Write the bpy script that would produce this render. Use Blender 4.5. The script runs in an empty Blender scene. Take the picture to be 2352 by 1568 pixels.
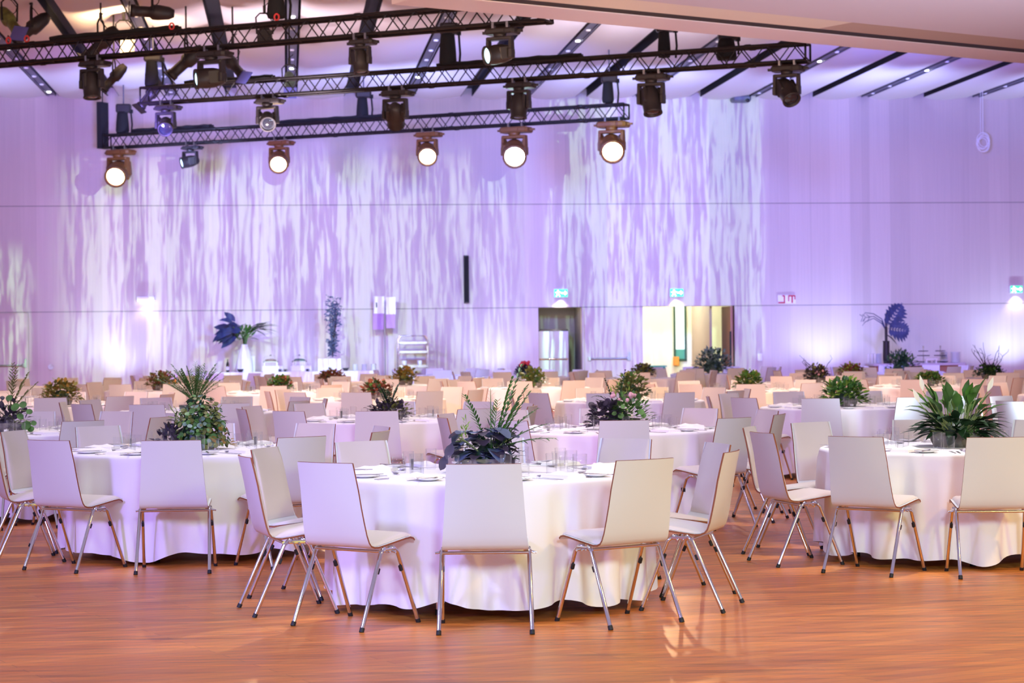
import bpy, math, random
from mathutils import Vector, Matrix
rnd = random.Random(7)
S = bpy.context.scene
COL = S.collection
PI = math.pi

# ------------------------------------------------------------------ camera
F, CX, CY, H, ROLL = 4880.8, 1176.0, 780.8, 1.487, -0.0107      # in 2352x1568 pixels
cam_d = bpy.data.cameras.new('camera')
cam = bpy.data.objects.new('camera', cam_d)
COL.objects.link(cam)
S.camera = cam
cam_d.sensor_width = 36.0
cam_d.lens = F / 2352.0 * 36.0
cam_d.shift_y = -(784.0 - CY) / 2352.0
cam_d.clip_end = 200
c_, s_ = math.cos(ROLL), math.sin(ROLL)
cam.matrix_world = Matrix(((c_, -s_, 0, 0), (0, 0, -1, 0), (s_, c_, 0, H), (0, 0, 0, 1)))
cam_d.dof.use_dof = True
cam_d.dof.focus_distance = 13.5
cam_d.dof.aperture_fstop = 5.0

def ray(u, v):
    du, dv = u - CX, v - CY
    return (du * c_ + dv * s_) / F, (-du * s_ + dv * c_) / F      # X/Y, (H-Z)/Y
def at_z(u, v, z):
    a, b = ray(u, v); y = (H - z) / b
    return Vector((a * y, y, z))
def at_y(u, v, y):
    a, b = ray(u, v)
    return Vector((a * y, y, H - b * y))
def pix(p):
    u, v = F * p[0] / p[1], F * (H - p[2]) / p[1]
    return CX + u * c_ - v * s_, CY + u * s_ + v * c_

# ------------------------------------------------------------------ colour, world, exposure
def lin(h):
    h = h.lstrip('#')
    o = []
    for i in (0, 2, 4):
        c = int(h[i:i + 2], 16) / 255
        o.append(c / 12.92 if c <= .04045 else ((c + .055) / 1.055) ** 2.4)
    return tuple(o)
S.view_settings.view_transform = 'Standard'
S.view_settings.look = 'None'
S.view_settings.exposure = 0.0
S.view_settings.gamma = 1.0
S.view_settings.use_curve_mapping = False
S.cycles.max_bounces = 6
S.cycles.diffuse_bounces = 3
S.cycles.glossy_bounces = 3
S.cycles.transparent_max_bounces = 12
S.cycles.sample_clamp_indirect = 6
W = bpy.data.worlds.new('world'); S.world = W
W.use_nodes = True
W.node_tree.nodes['Background'].inputs[0].default_value = (.80, .655, 1.0, 1)
W.node_tree.nodes['Background'].inputs[1].default_value = 0.52

# wall frame: the far wall stands a little askew to the camera
WO = Vector((0, 53.0, 0)); WA = math.atan2(2.7, 25.5)
WD = Vector((math.cos(WA), math.sin(WA), 0)); WN = Vector((math.sin(WA), -math.cos(WA), 0))   # along, towards room
CEIL = 7.56
def wp(u, v, off=0.0):
    a, b = ray(u, v); d = Vector((a, 1, -b)); o = Vector((0, 0, H)); q = WO + WN * off
    t = (q - o).dot(WN) / d.dot(WN)
    return o + d * t
def ws(u, v=780, off=0.0):           # coordinate along the wall
    return (wp(u, v, off) - WO).dot(WD)
def wpos(s, off, z=0.0):
    p = WO + WD * s + WN * off
    return Vector((p.x, p.y, z))

# ------------------------------------------------------------------ lights
def aim(o, target):
    o.rotation_euler = (Vector(target) - o.location).to_track_quat('-Z', 'Y').to_euler()
def spot(name, loc, target, col, power, cone=60, blend=.6, radius=.15):
    d = bpy.data.lights.new(name, 'SPOT'); d.energy = power; d.color = col
    d.spot_size = math.radians(cone); d.spot_blend = blend; d.shadow_soft_size = radius
    o = bpy.data.objects.new(name, d); COL.objects.link(o); o.location = loc; aim(o, target)
    return o
def point(name, loc, col, power, radius=.1):
    d = bpy.data.lights.new(name, 'POINT'); d.energy = power; d.color = col; d.shadow_soft_size = radius
    o = bpy.data.objects.new(name, d); COL.objects.link(o); o.location = loc
    return o
def gobo(o, sx, sy, lo, hi, seed, edge=None):
    """projected streak pattern: the lamp's own light is cut by a textured glass wheel"""
    d = o.data; d.use_nodes = True; nt = d.node_tree; N = nt.nodes; L = nt.links
    em = N['Emission']
    tc = N.new('ShaderNodeTexCoord'); sp = N.new('ShaderNodeSeparateXYZ'); L.new(tc.outputs['Normal'], sp.inputs[0])
    def m(op, a, b=None):
        n = N.new('ShaderNodeMath'); n.operation = op
        for i, x in enumerate((a, b)):
            if x is None: continue
            if isinstance(x, (int, float)): n.inputs[i].default_value = x
            else: L.new(x, n.inputs[i])
        return n.outputs[0]
    az = m('ABSOLUTE', sp.outputs[2])
    u = m('DIVIDE', sp.outputs[0], az); v = m('DIVIDE', sp.outputs[1], az)
    cb = N.new('ShaderNodeCombineXYZ'); L.new(m('MULTIPLY', u, sx), cb.inputs[0]); L.new(m('MULTIPLY', v, sy), cb.inputs[1])
    cb.inputs[2].default_value = seed
    nz = N.new('ShaderNodeTexNoise'); nz.inputs['Scale'].default_value = 1; nz.inputs['Detail'].default_value = 7
    nz.inputs['Roughness'].default_value = .68; nz.inputs['Distortion'].default_value = .3
    L.new(cb.outputs[0], nz.inputs['Vector'])
    cz = N.new('ShaderNodeTexNoise'); cz.inputs['Scale'].default_value = .16; cz.inputs['Detail'].default_value = 2; L.new(cb.outputs[0], cz.inputs['Vector'])
    sp2 = N.new('ShaderNodeTexNoise'); sp2.inputs['Scale'].default_value = 3.2; sp2.inputs['Detail'].default_value = 3; L.new(cb.outputs[0], sp2.inputs['Vector'])
    mixn = m('ADD', m('ADD', nz.outputs['Fac'], m('MULTIPLY', m('SUBTRACT', cz.outputs['Fac'], .5), .38)), m('MULTIPLY', m('SUBTRACT', sp2.outputs['Fac'], .5), .22))
    cr = N.new('ShaderNodeMapRange'); cr.interpolation_type = 'SMOOTHSTEP'
    cr.inputs[1].default_value = lo; cr.inputs[2].default_value = hi
    L.new(mixn, cr.inputs[0])
    out = cr.outputs[0]
    if edge:
        x0, x1, y0, y1, s = edge
        for c, a0, a1 in ((u, x0, x1), (v, y0, y1)):
            for lo2, hi2 in ((a0, a0 + s), (a1, a1 - s)):
                e = N.new('ShaderNodeMapRange'); e.interpolation_type = 'SMOOTHSTEP'
                e.inputs[1].default_value = lo2; e.inputs[2].default_value = hi2
                L.new(c, e.inputs[0]); out = m('MULTIPLY', out, e.outputs[0])
    L.new(out, em.inputs['Strength'])

LAV, PEACH, ICE = lin('#ac98ff'), lin('#ff9f72'), lin('#f0fff4')
spot('key_left', (-8.5, -3.0, 5.6), (-3.6, 15.0, .8), (0.33, 0.22, 1.0), 8600, 38, .9, .8)
spot('key_right', (7.5, -4.0, 5.6), (1.9, 12.6, .8), (0.789, 1.0, 0.211), 2736, 42, .9, .8)
spot('key_violet', (2.0, -7.0, 5.6), (1.5, 15, .8), (0.60, 0.78, 1.0), 6100, 35, .9, .9)
spot('top_front', (-.1, 12.4, 5.6), (-.13, 12.15, .73), (1, 1, 1), 470, 36, .6, .2)
spot('top_left', (-2.3, 15.4, 5.6), (-2.28, 15.12, .73), (.95, .93, 1), 560, 36, .6, .2)
spot('top_right', (3.0, 14.7, 5.6), (2.98, 14.36, .73), (1, .96, .95), 860, 36, .6, .2)
spot('floor_right', (6.5, 9, 5.6), (3.4, 11.0, 0), (1.0, .60, .10), 900, 75, .9, .25)
spot('floor_left', (-6.0, 6, 5.6), (-2.2, 9.2, 0), (.36, .40, 1.0), 2000, 60, .9, .3)
for x, y, pw in ((-1.2, 20.5, 560), (.82, 17.7, 640), (-4.4, 18.5, 480), (3.57, 22.9, 560), (-3.5, 23.3, 520), (1.43, 25.8, 520), (5.95, 20.6, 480)):
    spot('table_spot', (x, y + .3, 5.6), (x, y, .73), (1.0, .90, .86), pw, 36, .6, .2)
spot('far_tables', (-3.5, 30.5, 5.6), (-3.5, 30, .6), (1, .82, .72), 900, 120, .9, .3)
spot('far_tables', (3.5, 31.5, 5.6), (3.5, 31, .6), (1, .82, .70), 900, 120, .9, .3)
spot('key_pink', (-.3, 9.5, 5.7), (-.3, 22.5, .6), (1.0, .48, .62), 1300, 42, .8, .5)
spot('floor_beam', (.6, 16.6, 5.6), (-1.5, 10.8, 0), (1, .97, .9), 900, 7, .5, .04)
spot('floor_beam', (4.6, 17.2, 5.6), (1.75, 11.0, 0), (1, .86, .6), 650, 9, .6, .04)
spot('far_left', (-6, 22, 5.6), (-3.5, 36, .6), (1.0, 0.652, 0.515), 2178, 85, .8, .4)
spot('far_right', (8, 22, 5.6), (4.5, 37, .6), (1.0, 0.509, 0.182), 1870, 85, .8, .4)
spot('far_middle', (0, 22, 5.6), (0.5, 36, .6), (1.0, 0.6, 0.175), 2160, 80, .8, .4)
spot('soffit_uplight', (8.2, 24, .6), (4.5, 30, 5.9), (0.72, 0.80, 1.0), 1716, 85, .9, .3)  # unseen fill lamp, added to brighten the soffit
spot('soffit_uplight', (5.3, 19, .6), (2.0, 28, 5.9), (0.66, 0.80, 1.0), 1500, 70, .9, .3)  # second added soffit fill, also out of view
# wall wash and ceiling wash
spot('wash_left', (-7, 38, 5.0), wpos(-8, 0, 3.6), (0.30, 0.22, 1.0), 4300, 85, .8, .3)
spot('wash_middle', (-1, 38, 5.0), wpos(-1, 0, 3.6), (0.20, 0.30, 1.0), 5000, 85, .8, .3)
spot('wash_right', (8, 38, 5.0), wpos(9, 0, 3.8), (0.20, 0.21, 1.0), 6600, 85, .8, .3)
for i, (u, pw) in enumerate(((-200, 300), (180, 260), (285, 900), (420, 240), (560, 200), (700, 320), (880, 300), (1130, 950), (1500, 60), (1800, 420), (1890, 1250), (2000, 420), (2120, 250), (2240, 500), (2320, 1500), (2420, 500), (2700, 600))):
    p = wpos(ws(u), 1.0, .22)
    spot('uplight_beam', p, wpos(ws(u), .1, 3.0), (0.46, 0.64, 1.0), pw * 0.180, 100, .9, .06)  # beams without a floor fixture are added to spread the wall glow
for u in (-100, 400, 900, 1400, 1900, 2400):
    spot('ceiling_beam', wpos(ws(u), 5.2, 4.6), wpos(ws(u), 4.0, CEIL), (.38, .48, 1.0), 760, 112, .9, .1)
spot('ceiling_pink', (-4.5, 38, 4.4), (-4.2, 40.5, CEIL), (1.0, .80, .90), 900, 100, .9, .2)
spot('ceiling_pink', (2.5, 38, 4.4), (2.8, 41, CEIL), (.85, .8, 1.0), 1100, 100, .9, .2)
spot('ceiling_warm', at_y(300, 150, 38), at_y(280, -20, 40) + Vector((0, 0, .4)), (1.0, 0.66, 0.34), 1000, 85, .8, .1)
g = spot('pattern_projector_left', (-3.6, 35, 4.9), wpos(-4.6, 0, 3.9), (.6, 1, .55), 7200, 64, .3, .02)
gobo(g, 190, 12, .44, .54, 1.3, (-.40, .30, -.26, .15, .06))
g = spot('pattern_projector_right', (3.4, 33.5, 4.9), wpos(4.0, 0, 4.1), (.55, 1, .60), 8600, 60, .3, .02)
gobo(g, 200, 14, .44, .54, 5.1, (-.165, .125, -.24, .18, .012))
g = spot('pattern_projector_side', (-11.5, 36, 4.9), wpos(-12.6, 0, 3.2), (.5, 1, .5), 6700, 50, .3, .02)
gobo(g, 110, 11, .44, .56, 9.0, (-.2, .075, -.26, .06, .05))

# ------------------------------------------------------------------ materials
MAT = {}
def mat(name, col, rough=.5, metal=0.0, bump=0, bscale=200, var=0.0, vscale=8, emit=None, estr=0, sheen=0, spec=.5, coat=0):
    m = bpy.data.materials.new(name); m.use_nodes = True; nt = m.node_tree
    b = nt.nodes['Principled BSDF']
    c = lin(col) if isinstance(col, str) else col
    b.inputs['Base Color'].default_value = (*c, 1)
    b.inputs['Roughness'].default_value = rough; b.inputs['Metallic'].default_value = metal
    b.inputs['Specular IOR Level'].default_value = spec
    if sheen: b.inputs['Sheen Weight'].default_value = sheen
    if coat: b.inputs['Coat Weight'].default_value = coat; b.inputs['Coat Roughness'].default_value = .12
    if emit:
        b.inputs['Emission Color'].default_value = (*(lin(emit) if isinstance(emit, str) else emit), 1)
        b.inputs['Emission Strength'].default_value = estr
    if bump or var:
        tc = nt.nodes.new('ShaderNodeTexCoord')
    if bump:
        n = nt.nodes.new('ShaderNodeTexNoise'); n.inputs['Scale'].default_value = bscale; n.inputs['Detail'].default_value = 3
        nt.links.new(tc.outputs['Object'], n.inputs['Vector'])
        bp = nt.nodes.new('ShaderNodeBump'); bp.inputs['Strength'].default_value = bump; bp.inputs['Distance'].default_value = .003
        nt.links.new(n.outputs['Fac'], bp.inputs['Height']); nt.links.new(bp.outputs[0], b.inputs['Normal'])
    if var:
        n = nt.nodes.new('ShaderNodeTexNoise'); n.inputs['Scale'].default_value = vscale; n.inputs['Detail'].default_value = 2
        nt.links.new(tc.outputs['Object'], n.inputs['Vector'])
        mr = nt.nodes.new('ShaderNodeMapRange'); mr.inputs[1].default_value = .3; mr.inputs[2].default_value = .7
        mr.inputs[3].default_value = 1 - var; mr.inputs[4].default_value = 1 + var
        nt.links.new(n.outputs['Fac'], mr.inputs[0])
        mx = nt.nodes.new('ShaderNodeMix'); mx.data_type = 'RGBA'; mx.blend_type = 'MULTIPLY'; mx.inputs[0].default_value = 1
        mx.inputs[6].default_value = (*c, 1); nt.links.new(mr.outputs[0], mx.inputs[7])
        nt.links.new(mx.outputs[2], b.inputs['Base Color'])
    MAT[name] = m
    return m
mat('laminate', '#dbdfde', .38, bump=.05, bscale=60)
mat('ply_edge', '#8a4a26', .55)
mat('seat_fabric', '#d6cac4', .85, bump=.35, bscale=900, sheen=.15)
mat('chrome', '#d8d4d6', .12, 1.0)
mat('rubber', '#17171b', .6)
mat('linen', '#f3eff2', .8, bump=.12, bscale=700, sheen=.1)
mat('napkin', '#f6f2ee', .85, bump=.2, bscale=500)
mat('porcelain', '#f4f2f0', .12, coat=.3)
mat('cutlery', '#c9c6c8', .14, 1.0)
mat('table_wood', '#b98f66', .6)
mat('leaf_green', '#46702f', .45, var=.45, vscale=9)
mat('leaf_dark', '#213f25', .42, var=.4, vscale=9)
mat('leaf_bright', '#86a83a', .5, var=.35, vscale=9)
mat('leaf_olive', '#6c6f35', .55, var=.4, vscale=10)
mat('leaf_ochre', '#9a7a32', .6, var=.4, vscale=10)
mat('leaf_russet', '#8a4a36', .6, var=.4, vscale=10)
mat('leaf_purple', '#3b3240', .45, var=.5, vscale=7)
mat('leaf_slate', '#59637c', .5, var=.35, vscale=7)
mat('leaf_grey', '#6f8a78', .55, var=.3, vscale=9)
mat('leaf_indigo', '#2f3a66', .5, var=.4, vscale=6)
mat('stem', '#8a9a5a', .6)
mat('twig', '#3a3238', .7)
mat('soil', '#2b211b', .9)
mat('stone', '#7d756c', .8, bump=.6, bscale=60, var=.25, vscale=20)
mat('bloom_white', '#f2efe2', .6)
mat('bloom_red', '#c2303a', .5)
mat('bloom_pink', '#c99aa0', .6)
mat('bloom_orange', '#cf8a3a', .6)
mat('black_metal', '#1d1a1c', .45, .4, spec=.5)
mat('black_paint', '#241f22', .5)
mat('black_cloth', '#141416', .9)
mat('brushed_steel', '#9d9fa2', .3, 1.0)
mat('grey_metal', '#6f7080', .5, .5)
mat('white_paint', '#f0eef0', .5)
mat('red_tape', '#d23a3a', .6)
mat('gel_blue', '#4a4f9a', .4)
mat('lens_dark', '#20242e', .06, .0, coat=1)
mat('lens_cyan', '#cfeeff', .2, emit='#c8f6ff', estr=2.5)
mat('lamp_warm', '#fff2d8', .3, emit='#ffd9a0', estr=16)
mat('lamp_white', '#ffffff', .3, emit='#d8fff6', estr=45)
mat('lamp_soft', '#ffffff', .3, emit='#ffffff', estr=5)
mat('sign_green', '#1f9a70', .4, emit='#3fd890', estr=1.7)
mat('sign_white', '#ffffff', .4, emit='#f2fffa', estr=6.0)
mat('plain_red', '#c8283a', .5)
mat('cream_wall', '#f3f1dc', .7)
mat('grey_wall', '#8d877e', .8)
mat('door_wood', '#a9745c', .5)
mat('dark_slot', '#12131c', .7)  # black for dark parts and for shade painted into slots
mat('teal', '#4f9a94', .5)
mat('orange_box', '#e08a1f', .5)
mat('glass_green', '#a8c8c0', .2)
mat('frame_dark', '#2c4a3c', .5)
mat('bottle_glass', '#0e1a16', .08, coat=.5)
mat('dark_bowl', '#3a3440', .4)
mat('sign_pink', '#b98cc2', .6)
mat('cap_tan', '#a58d7e', .6)
mat('cap_pale', '#cfc0b0', .6)
mat('soffit', '#b9abb6', .75)
mat('soffit_lip', '#cdbfc8', .7)

def glass_mat():
    m = bpy.data.materials.new('clear_glass'); m.use_nodes = True; nt = m.node_tree
    for n in list(nt.nodes): nt.nodes.remove(n)
    out = nt.nodes.new('ShaderNodeOutputMaterial'); mx = nt.nodes.new('ShaderNodeMixShader')
    tr = nt.nodes.new('ShaderNodeBsdfTransparent'); gl = nt.nodes.new('ShaderNodeBsdfGlossy')
    gl.inputs['Roughness'].default_value = .03; tr.inputs[0].default_value = (.985, .988, .99, 1)
    lw = nt.nodes.new('ShaderNodeLayerWeight'); lw.inputs[0].default_value = .5
    pw = nt.nodes.new('ShaderNodeMath'); pw.operation = 'POWER'; pw.inputs[1].default_value = 3.0
    nt.links.new(lw.outputs['Facing'], pw.inputs[0])
    ml = nt.nodes.new('ShaderNodeMath'); ml.operation = 'MULTIPLY_ADD'; ml.inputs[1].default_value = .4; ml.inputs[2].default_value = .02
    nt.links.new(pw.outputs[0], ml.inputs[0]); nt.links.new(ml.outputs[0], mx.inputs[0]); nt.links.new(tr.outputs[0], mx.inputs[1]); nt.links.new(gl.outputs[0], mx.inputs[2])
    nt.links.new(mx.outputs[0], out.inputs[0]); MAT['clear_glass'] = m
glass_mat()

def nodes_floor():
    m = bpy.data.materials.new('parquet'); m.use_nodes = True; nt = m.node_tree; N = nt.nodes; L = nt.links
    b = N['Principled BSDF']
    tc = N.new('ShaderNodeTexCoord'); mp = N.new('ShaderNodeMapping'); mp.inputs['Rotation'].default_value = (0, 0, -math.radians(30.5))
    L.new(tc.outputs['Object'], mp.inputs[0])
    br = N.new('ShaderNodeTexBrick'); br.inputs['Scale'].default_value = 1
    br.inputs['Brick Width'].default_value = 1.5; br.inputs['Row Height'].default_value = .09; br.inputs['Mortar Size'].default_value = .0012
    br.offset = .37; br.inputs['Color1'].default_value = (*lin('#e68f3c'), 1); br.inputs['Color2'].default_value = (*lin('#cf7832'), 1)
    br.inputs['Mortar'].default_value = (*lin('#6a3a22'), 1); br.inputs['Bias'].default_value = 0
    L.new(mp.outputs[0], br.inputs['Vector'])
    m2 = N.new('ShaderNodeMapping'); m2.inputs['Rotation'].default_value = (0, 0, -math.radians(30.5)); m2.inputs['Scale'].default_value = (1.1, 24, 1)
    L.new(tc.outputs['Object'], m2.inputs[0])
    nz = N.new('ShaderNodeTexNoise'); nz.inputs['Scale'].default_value = 1; nz.inputs['Detail'].default_value = 4
    L.new(m2.outputs[0], nz.inputs['Vector'])
    mr = N.new('ShaderNodeMapRange'); mr.inputs[1].default_value = .3; mr.inputs[2].default_value = .7; mr.inputs[3].default_value = .68; mr.inputs[4].default_value = 1.2
    L.new(nz.outputs['Fac'], mr.inputs[0])
    m3 = N.new('ShaderNodeMapping'); m3.inputs['Rotation'].default_value = (0, 0, -math.radians(30.5)); m3.inputs['Scale'].default_value = (.9, 11, 1); m3.inputs['Location'].default_value = (3, 7, 0)
    L.new(tc.outputs['Object'], m3.inputs[0])
    n3 = N.new('ShaderNodeTexNoise'); n3.inputs['Scale'].default_value = 1; n3.inputs['Detail'].default_value = 5; n3.inputs['Roughness'].default_value = .6
    L.new(m3.outputs[0], n3.inputs['Vector'])
    r3 = N.new('ShaderNodeMapRange'); r3.interpolation_type = 'SMOOTHSTEP'; r3.inputs[1].default_value = .52; r3.inputs[2].default_value = .70; r3.inputs[3].default_value = 1.06; r3.inputs[4].default_value = .55
    L.new(n3.outputs['Fac'], r3.inputs[0])
    mm = N.new('ShaderNodeMath'); mm.operation = 'MULTIPLY'; L.new(mr.outputs[0], mm.inputs[0]); L.new(r3.outputs[0], mm.inputs[1]); mr = mm
    mx = N.new('ShaderNodeMix'); mx.data_type = 'RGBA'; mx.blend_type = 'MULTIPLY'; mx.inputs[0].default_value = 1
    L.new(br.outputs['Color'], mx.inputs[6]); L.new(mr.outputs[0], mx.inputs[7]); L.new(mx.outputs[2], b.inputs['Base Color'])
    r = N.new('ShaderNodeMapRange'); r.inputs[3].default_value = .26; r.inputs[4].default_value = .42
    L.new(nz.outputs['Fac'], r.inputs[0]); L.new(r.outputs[0], b.inputs['Roughness'])
    b.inputs['Specular IOR Level'].default_value = .36
    MAT['parquet'] = m
nodes_floor()

def nodes_wall():
    m = bpy.data.materials.new('wood_wall_panels'); m.use_nodes = True; nt = m.node_tree; N = nt.nodes; L = nt.links
    b = N['Principled BSDF']; b.inputs['Roughness'].default_value = .6
    tc = N.new('ShaderNodeTexCoord'); sp = N.new('ShaderNodeSeparateXYZ'); L.new(tc.outputs['Object'], sp.inputs[0])
    def mth(op, a, b2=None):
        n = N.new('ShaderNodeMath'); n.operation = op
        for i, x in enumerate((a, b2)):
            if x is None: continue
            if isinstance(x, (int, float)): n.inputs[i].default_value = x
            else: L.new(x, n.inputs[i])
        return n.outputs[0]
    # boards of uneven width, each with its own veneer tone; horizontal joints at two heights
    tone = None
    for wdt, sh, amt in ((1.31, .2, .10), (.52, .7, .07)):
        fl = mth('FLOOR', mth('DIVIDE', mth('ADD', sp.outputs[0], sh), wdt))
        wn = N.new('ShaderNodeTexWhiteNoise'); wn.noise_dimensions = '1D'; L.new(fl, wn.inputs['W'])
        t = mth('ADD', mth('MULTIPLY', wn.outputs['Value'], amt * 2), 1 - amt)
        tone = t if tone is None else mth('MULTIPLY', tone, t)
    cb = N.new('ShaderNodeCombineXYZ'); L.new(mth('MULTIPLY', sp.outputs[0], 26), cb.inputs[0]); L.new(mth('MULTIPLY', sp.outputs[2], .5), cb.inputs[2])
    nz = N.new('ShaderNodeTexNoise'); nz.inputs['Scale'].default_value = 1; nz.inputs['Detail'].default_value = 3; L.new(cb.outputs[0], nz.inputs['Vector'])
    tone = mth('MULTIPLY', tone, mth('ADD', mth('MULTIPLY', nz.outputs['Fac'], .16), .92))
    line = None
    for z in (2.292, 4.872):
        l = mth('GREATER_THAN', mth('ABSOLUTE', mth('SUBTRACT', sp.outputs[2], z)), .012)
        line = l if line is None else mth('MULTIPLY', line, l)
    tone = mth('MULTIPLY', tone, mth('ADD', mth('MULTIPLY', line, .5), .5))
    mx = N.new('ShaderNodeMix'); mx.data_type = 'RGBA'; mx.blend_type = 'MULTIPLY'; mx.inputs[0].default_value = 1
    mx.inputs[6].default_value = (*lin('#d3c2bf'), 1); L.new(tone, mx.inputs[7]); L.new(mx.outputs[2], b.inputs['Base Color'])
    MAT['wood_wall_panels'] = m
nodes_wall()
mat('ceiling_panel', '#dcd6da', .7)

# ------------------------------------------------------------------ mesh helpers
class MB:
    ZMIN = -1e9
    def __init__(s): s.v, s.f, s.sm, s.mi = [], [], [], []; s.M = Matrix.Identity(4); s.mat = 0
    def at(s, M): s.M = M; return s
    def add(s, vs, fs, smooth=False):
        o = len(s.v); M = s.M
        s.v += [tuple(M @ Vector(p)) for p in vs]
        for f in fs:
            s.f.append(tuple(i + o for i in f)); s.sm.append(smooth); s.mi.append(s.mat)
        return s
    def box(s, c, d, taper=1.0, R=None):
        x, y, z = d[0] / 2, d[1] / 2, d[2] / 2; t = taper
        vs = [(-x, -y, -z), (x, -y, -z), (x, y, -z), (-x, y, -z), (-x * t, -y * t, z), (x * t, -y * t, z), (x * t, y * t, z), (-x * t, y * t, z)]
        if R is not None: vs = [R @ Vector(p) for p in vs]
        return s.add([(p[0] + c[0], p[1] + c[1], p[2] + c[2]) for p in vs], [(3, 2, 1, 0), (4, 5, 6, 7), (0, 1, 5, 4), (1, 2, 6, 5), (2, 3, 7, 6), (3, 0, 4, 7)])
    def rbox(s, c, d, b=.1, R=None):
        """box with its four long (z) edges and both ends chamfered"""
        x, y, z = d[0] / 2, d[1] / 2, d[2] / 2; k = b * min(x, y) * 2; e = min(k, z * .5)
        def ring(zz, q):
            X, Y, K = x - q, y - q, k
            return [(-X + K, -Y, zz), (X - K, -Y, zz), (X, -Y + K, zz), (X, Y - K, zz), (X - K, Y, zz), (-X + K, Y, zz), (-X, Y - K, zz), (-X, -Y + K, zz)]
        vs = ring(-z, e * .6) + ring(-z + e, 0) + ring(z - e, 0) + ring(z, e * .6)
        if R is not None: vs = [R @ Vector(p) for p in vs]
        fs = [tuple(reversed(range(8))), tuple(range(24, 32))]
        for r in range(3):
            for i in range(8):
                j = (i + 1) % 8; fs.append((r * 8 + i, r * 8 + j, r * 8 + 8 + j, r * 8 + 8 + i))
        return s.add([(p[0] + c[0], p[1] + c[1], p[2] + c[2]) for p in vs], fs)
    def tube(s, pts, r, n=8, cap=True, closed=False):
        pts = [Vector(p) for p in pts]; vs, fs = [], []; m = len(pts); rs = r if isinstance(r, (list, tuple)) else [r] * m
        prev = None
        for i, p in enumerate(pts):
            if closed: d = pts[(i + 1) % m] - pts[i - 1]
            else: d = pts[min(i + 1, m - 1)] - pts[max(i - 1, 0)]
            d.normalize()
            if prev is None:
                a = d.cross(Vector((0, 0, 1)))
                if a.length < 1e-3: a = Vector((1, 0, 0))
            else: a = prev - d * prev.dot(d)
            a.normalize(); prev = a; b = d.cross(a)
            for k in range(n):
                t = 2 * PI * k / n; vs.append(p + (a * math.cos(t) + b * math.sin(t)) * rs[i])
        for i in range(m if closed else m - 1):
            for k in range(n):
                k2 = (k + 1) % n; j = (i + 1) % m
                fs.append((i * n + k, j * n + k, j * n + k2, i * n + k2))
        s.add(vs, fs, True)
        if cap and not closed:
            s.add(vs[:n], [tuple(range(n))]); s.add(vs[-n:], [tuple(reversed(range(n)))])
        return s
    def lathe(s, prof, n=16, smooth=True, sq=None):
        vs, fs = [], []; m = len(prof)
        for r, z in prof:
            for k in range(n):
                t = 2 * PI * k / n; vs.append((r * math.cos(t), r * math.sin(t), z))
        for i in range(m - 1):
            for k in range(n):
                k2 = (k + 1) % n; fs.append((i * n + k, i * n + k2, (i + 1) * n + k2, (i + 1) * n + k))
        return s.add(vs, fs, smooth)
    def prism(s, pts, z0, z1):
        n = len(pts)
        vs = [(x, y, z0) for x, y in pts] + [(x, y, z1) for x, y in pts]
        fs = [tuple(reversed(range(n))), tuple(range(n, 2 * n))] + [(i, (i + 1) % n, n + (i + 1) % n, n + i) for i in range(n)]
        return s.add(vs, fs)
    def leaf(s, p, d, up, L, w, droop=.3, kind='ovate', fold=.15):
        d = Vector(d).normalized(); up = Vector(up); sd = d.cross(up)
        if sd.length < 1e-3: sd = d.cross(Vector((.3, 1, .2)))
        sd.normalize(); nn = sd.cross(d)
        prof = {'ovate': ((0, .12), (.25, .85), (.5, 1), (.78, .62), (1, .03)),
                'round': ((0, .3), (.2, .85), (.5, 1), (.8, .8), (1, .3)),
                'lance': ((0, .1), (.2, .65), (.45, 1), (.75, .6), (1, .02)),
                'blade': ((0, .6), (.5, 1), (1, .05))}[kind]
        vs = []
        for t, k in prof:
            c = Vector(p) + d * (L * t) - Vector((0, 0, 1)) * (droop * L * t * t)
            h = w * .5 * k; c.z = max(c.z, MB.ZMIN)
            vs += [c - sd * h + nn * (fold * h), c, c + sd * h + nn * (fold * h)]
        fs = []
        for i in range(len(prof) - 1):
            a = i * 3; fs += [(a, a + 1, a + 4, a + 3), (a + 1, a + 2, a + 5, a + 4)]
        return s.add(vs, fs, True)
    def mesh(s, name, mats):
        me = bpy.data.meshes.new(name); me.from_pydata(s.v, [], s.f)
        me.polygons.foreach_set('use_smooth', s.sm); me.polygons.foreach_set('material_index', s.mi)
        for m in (mats if isinstance(mats, (list, tuple)) else [mats]): me.materials.append(MAT[m])
        me.update(); return me
    def obj(s, name, mats, parent=None):
        return link(name, s.mesh(name, mats), parent)
def link(name, me, parent=None):
    o = bpy.data.objects.new(name, me); COL.objects.link(o)
    if parent is not None: o.parent = parent
    return o
def tag(o, label, cat, group=None, kind=None):
    o['label'] = label; o['category'] = cat
    if group: o['group'] = group
    if kind: o['kind'] = kind
    return o
def thing(name, label, cat, loc=(0, 0, 0), rz=0, group=None):
    o = bpy.data.objects.new(name, None); COL.objects.link(o); o.location = loc; o.rotation_euler = (0, 0, rz)
    o.empty_display_size = .1
    return tag(o, label, cat, group)
def struct(o, label=None):
    o['kind'] = 'structure'
    if label: o['label'] = label
    return o
def dup(root, loc, rz, label, group=None):
    r = root.copy(); COL.objects.link(r); r.location = loc; r.rotation_euler = (0, 0, rz); r['label'] = label
    if group: r['group'] = group
    for ch in root.children:
        c = ch.copy(); COL.objects.link(c); c.parent = r
        for g2 in ch.children:
            d = g2.copy(); COL.objects.link(d); d.parent = c
    return r
def T(x, y, z): return Matrix.Translation((x, y, z))
def RZ(a): return Matrix.Rotation(a, 4, 'Z')
def RX(a): return Matrix.Rotation(a, 4, 'X')
def RY(a): return Matrix.Rotation(a, 4, 'Y')
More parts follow.
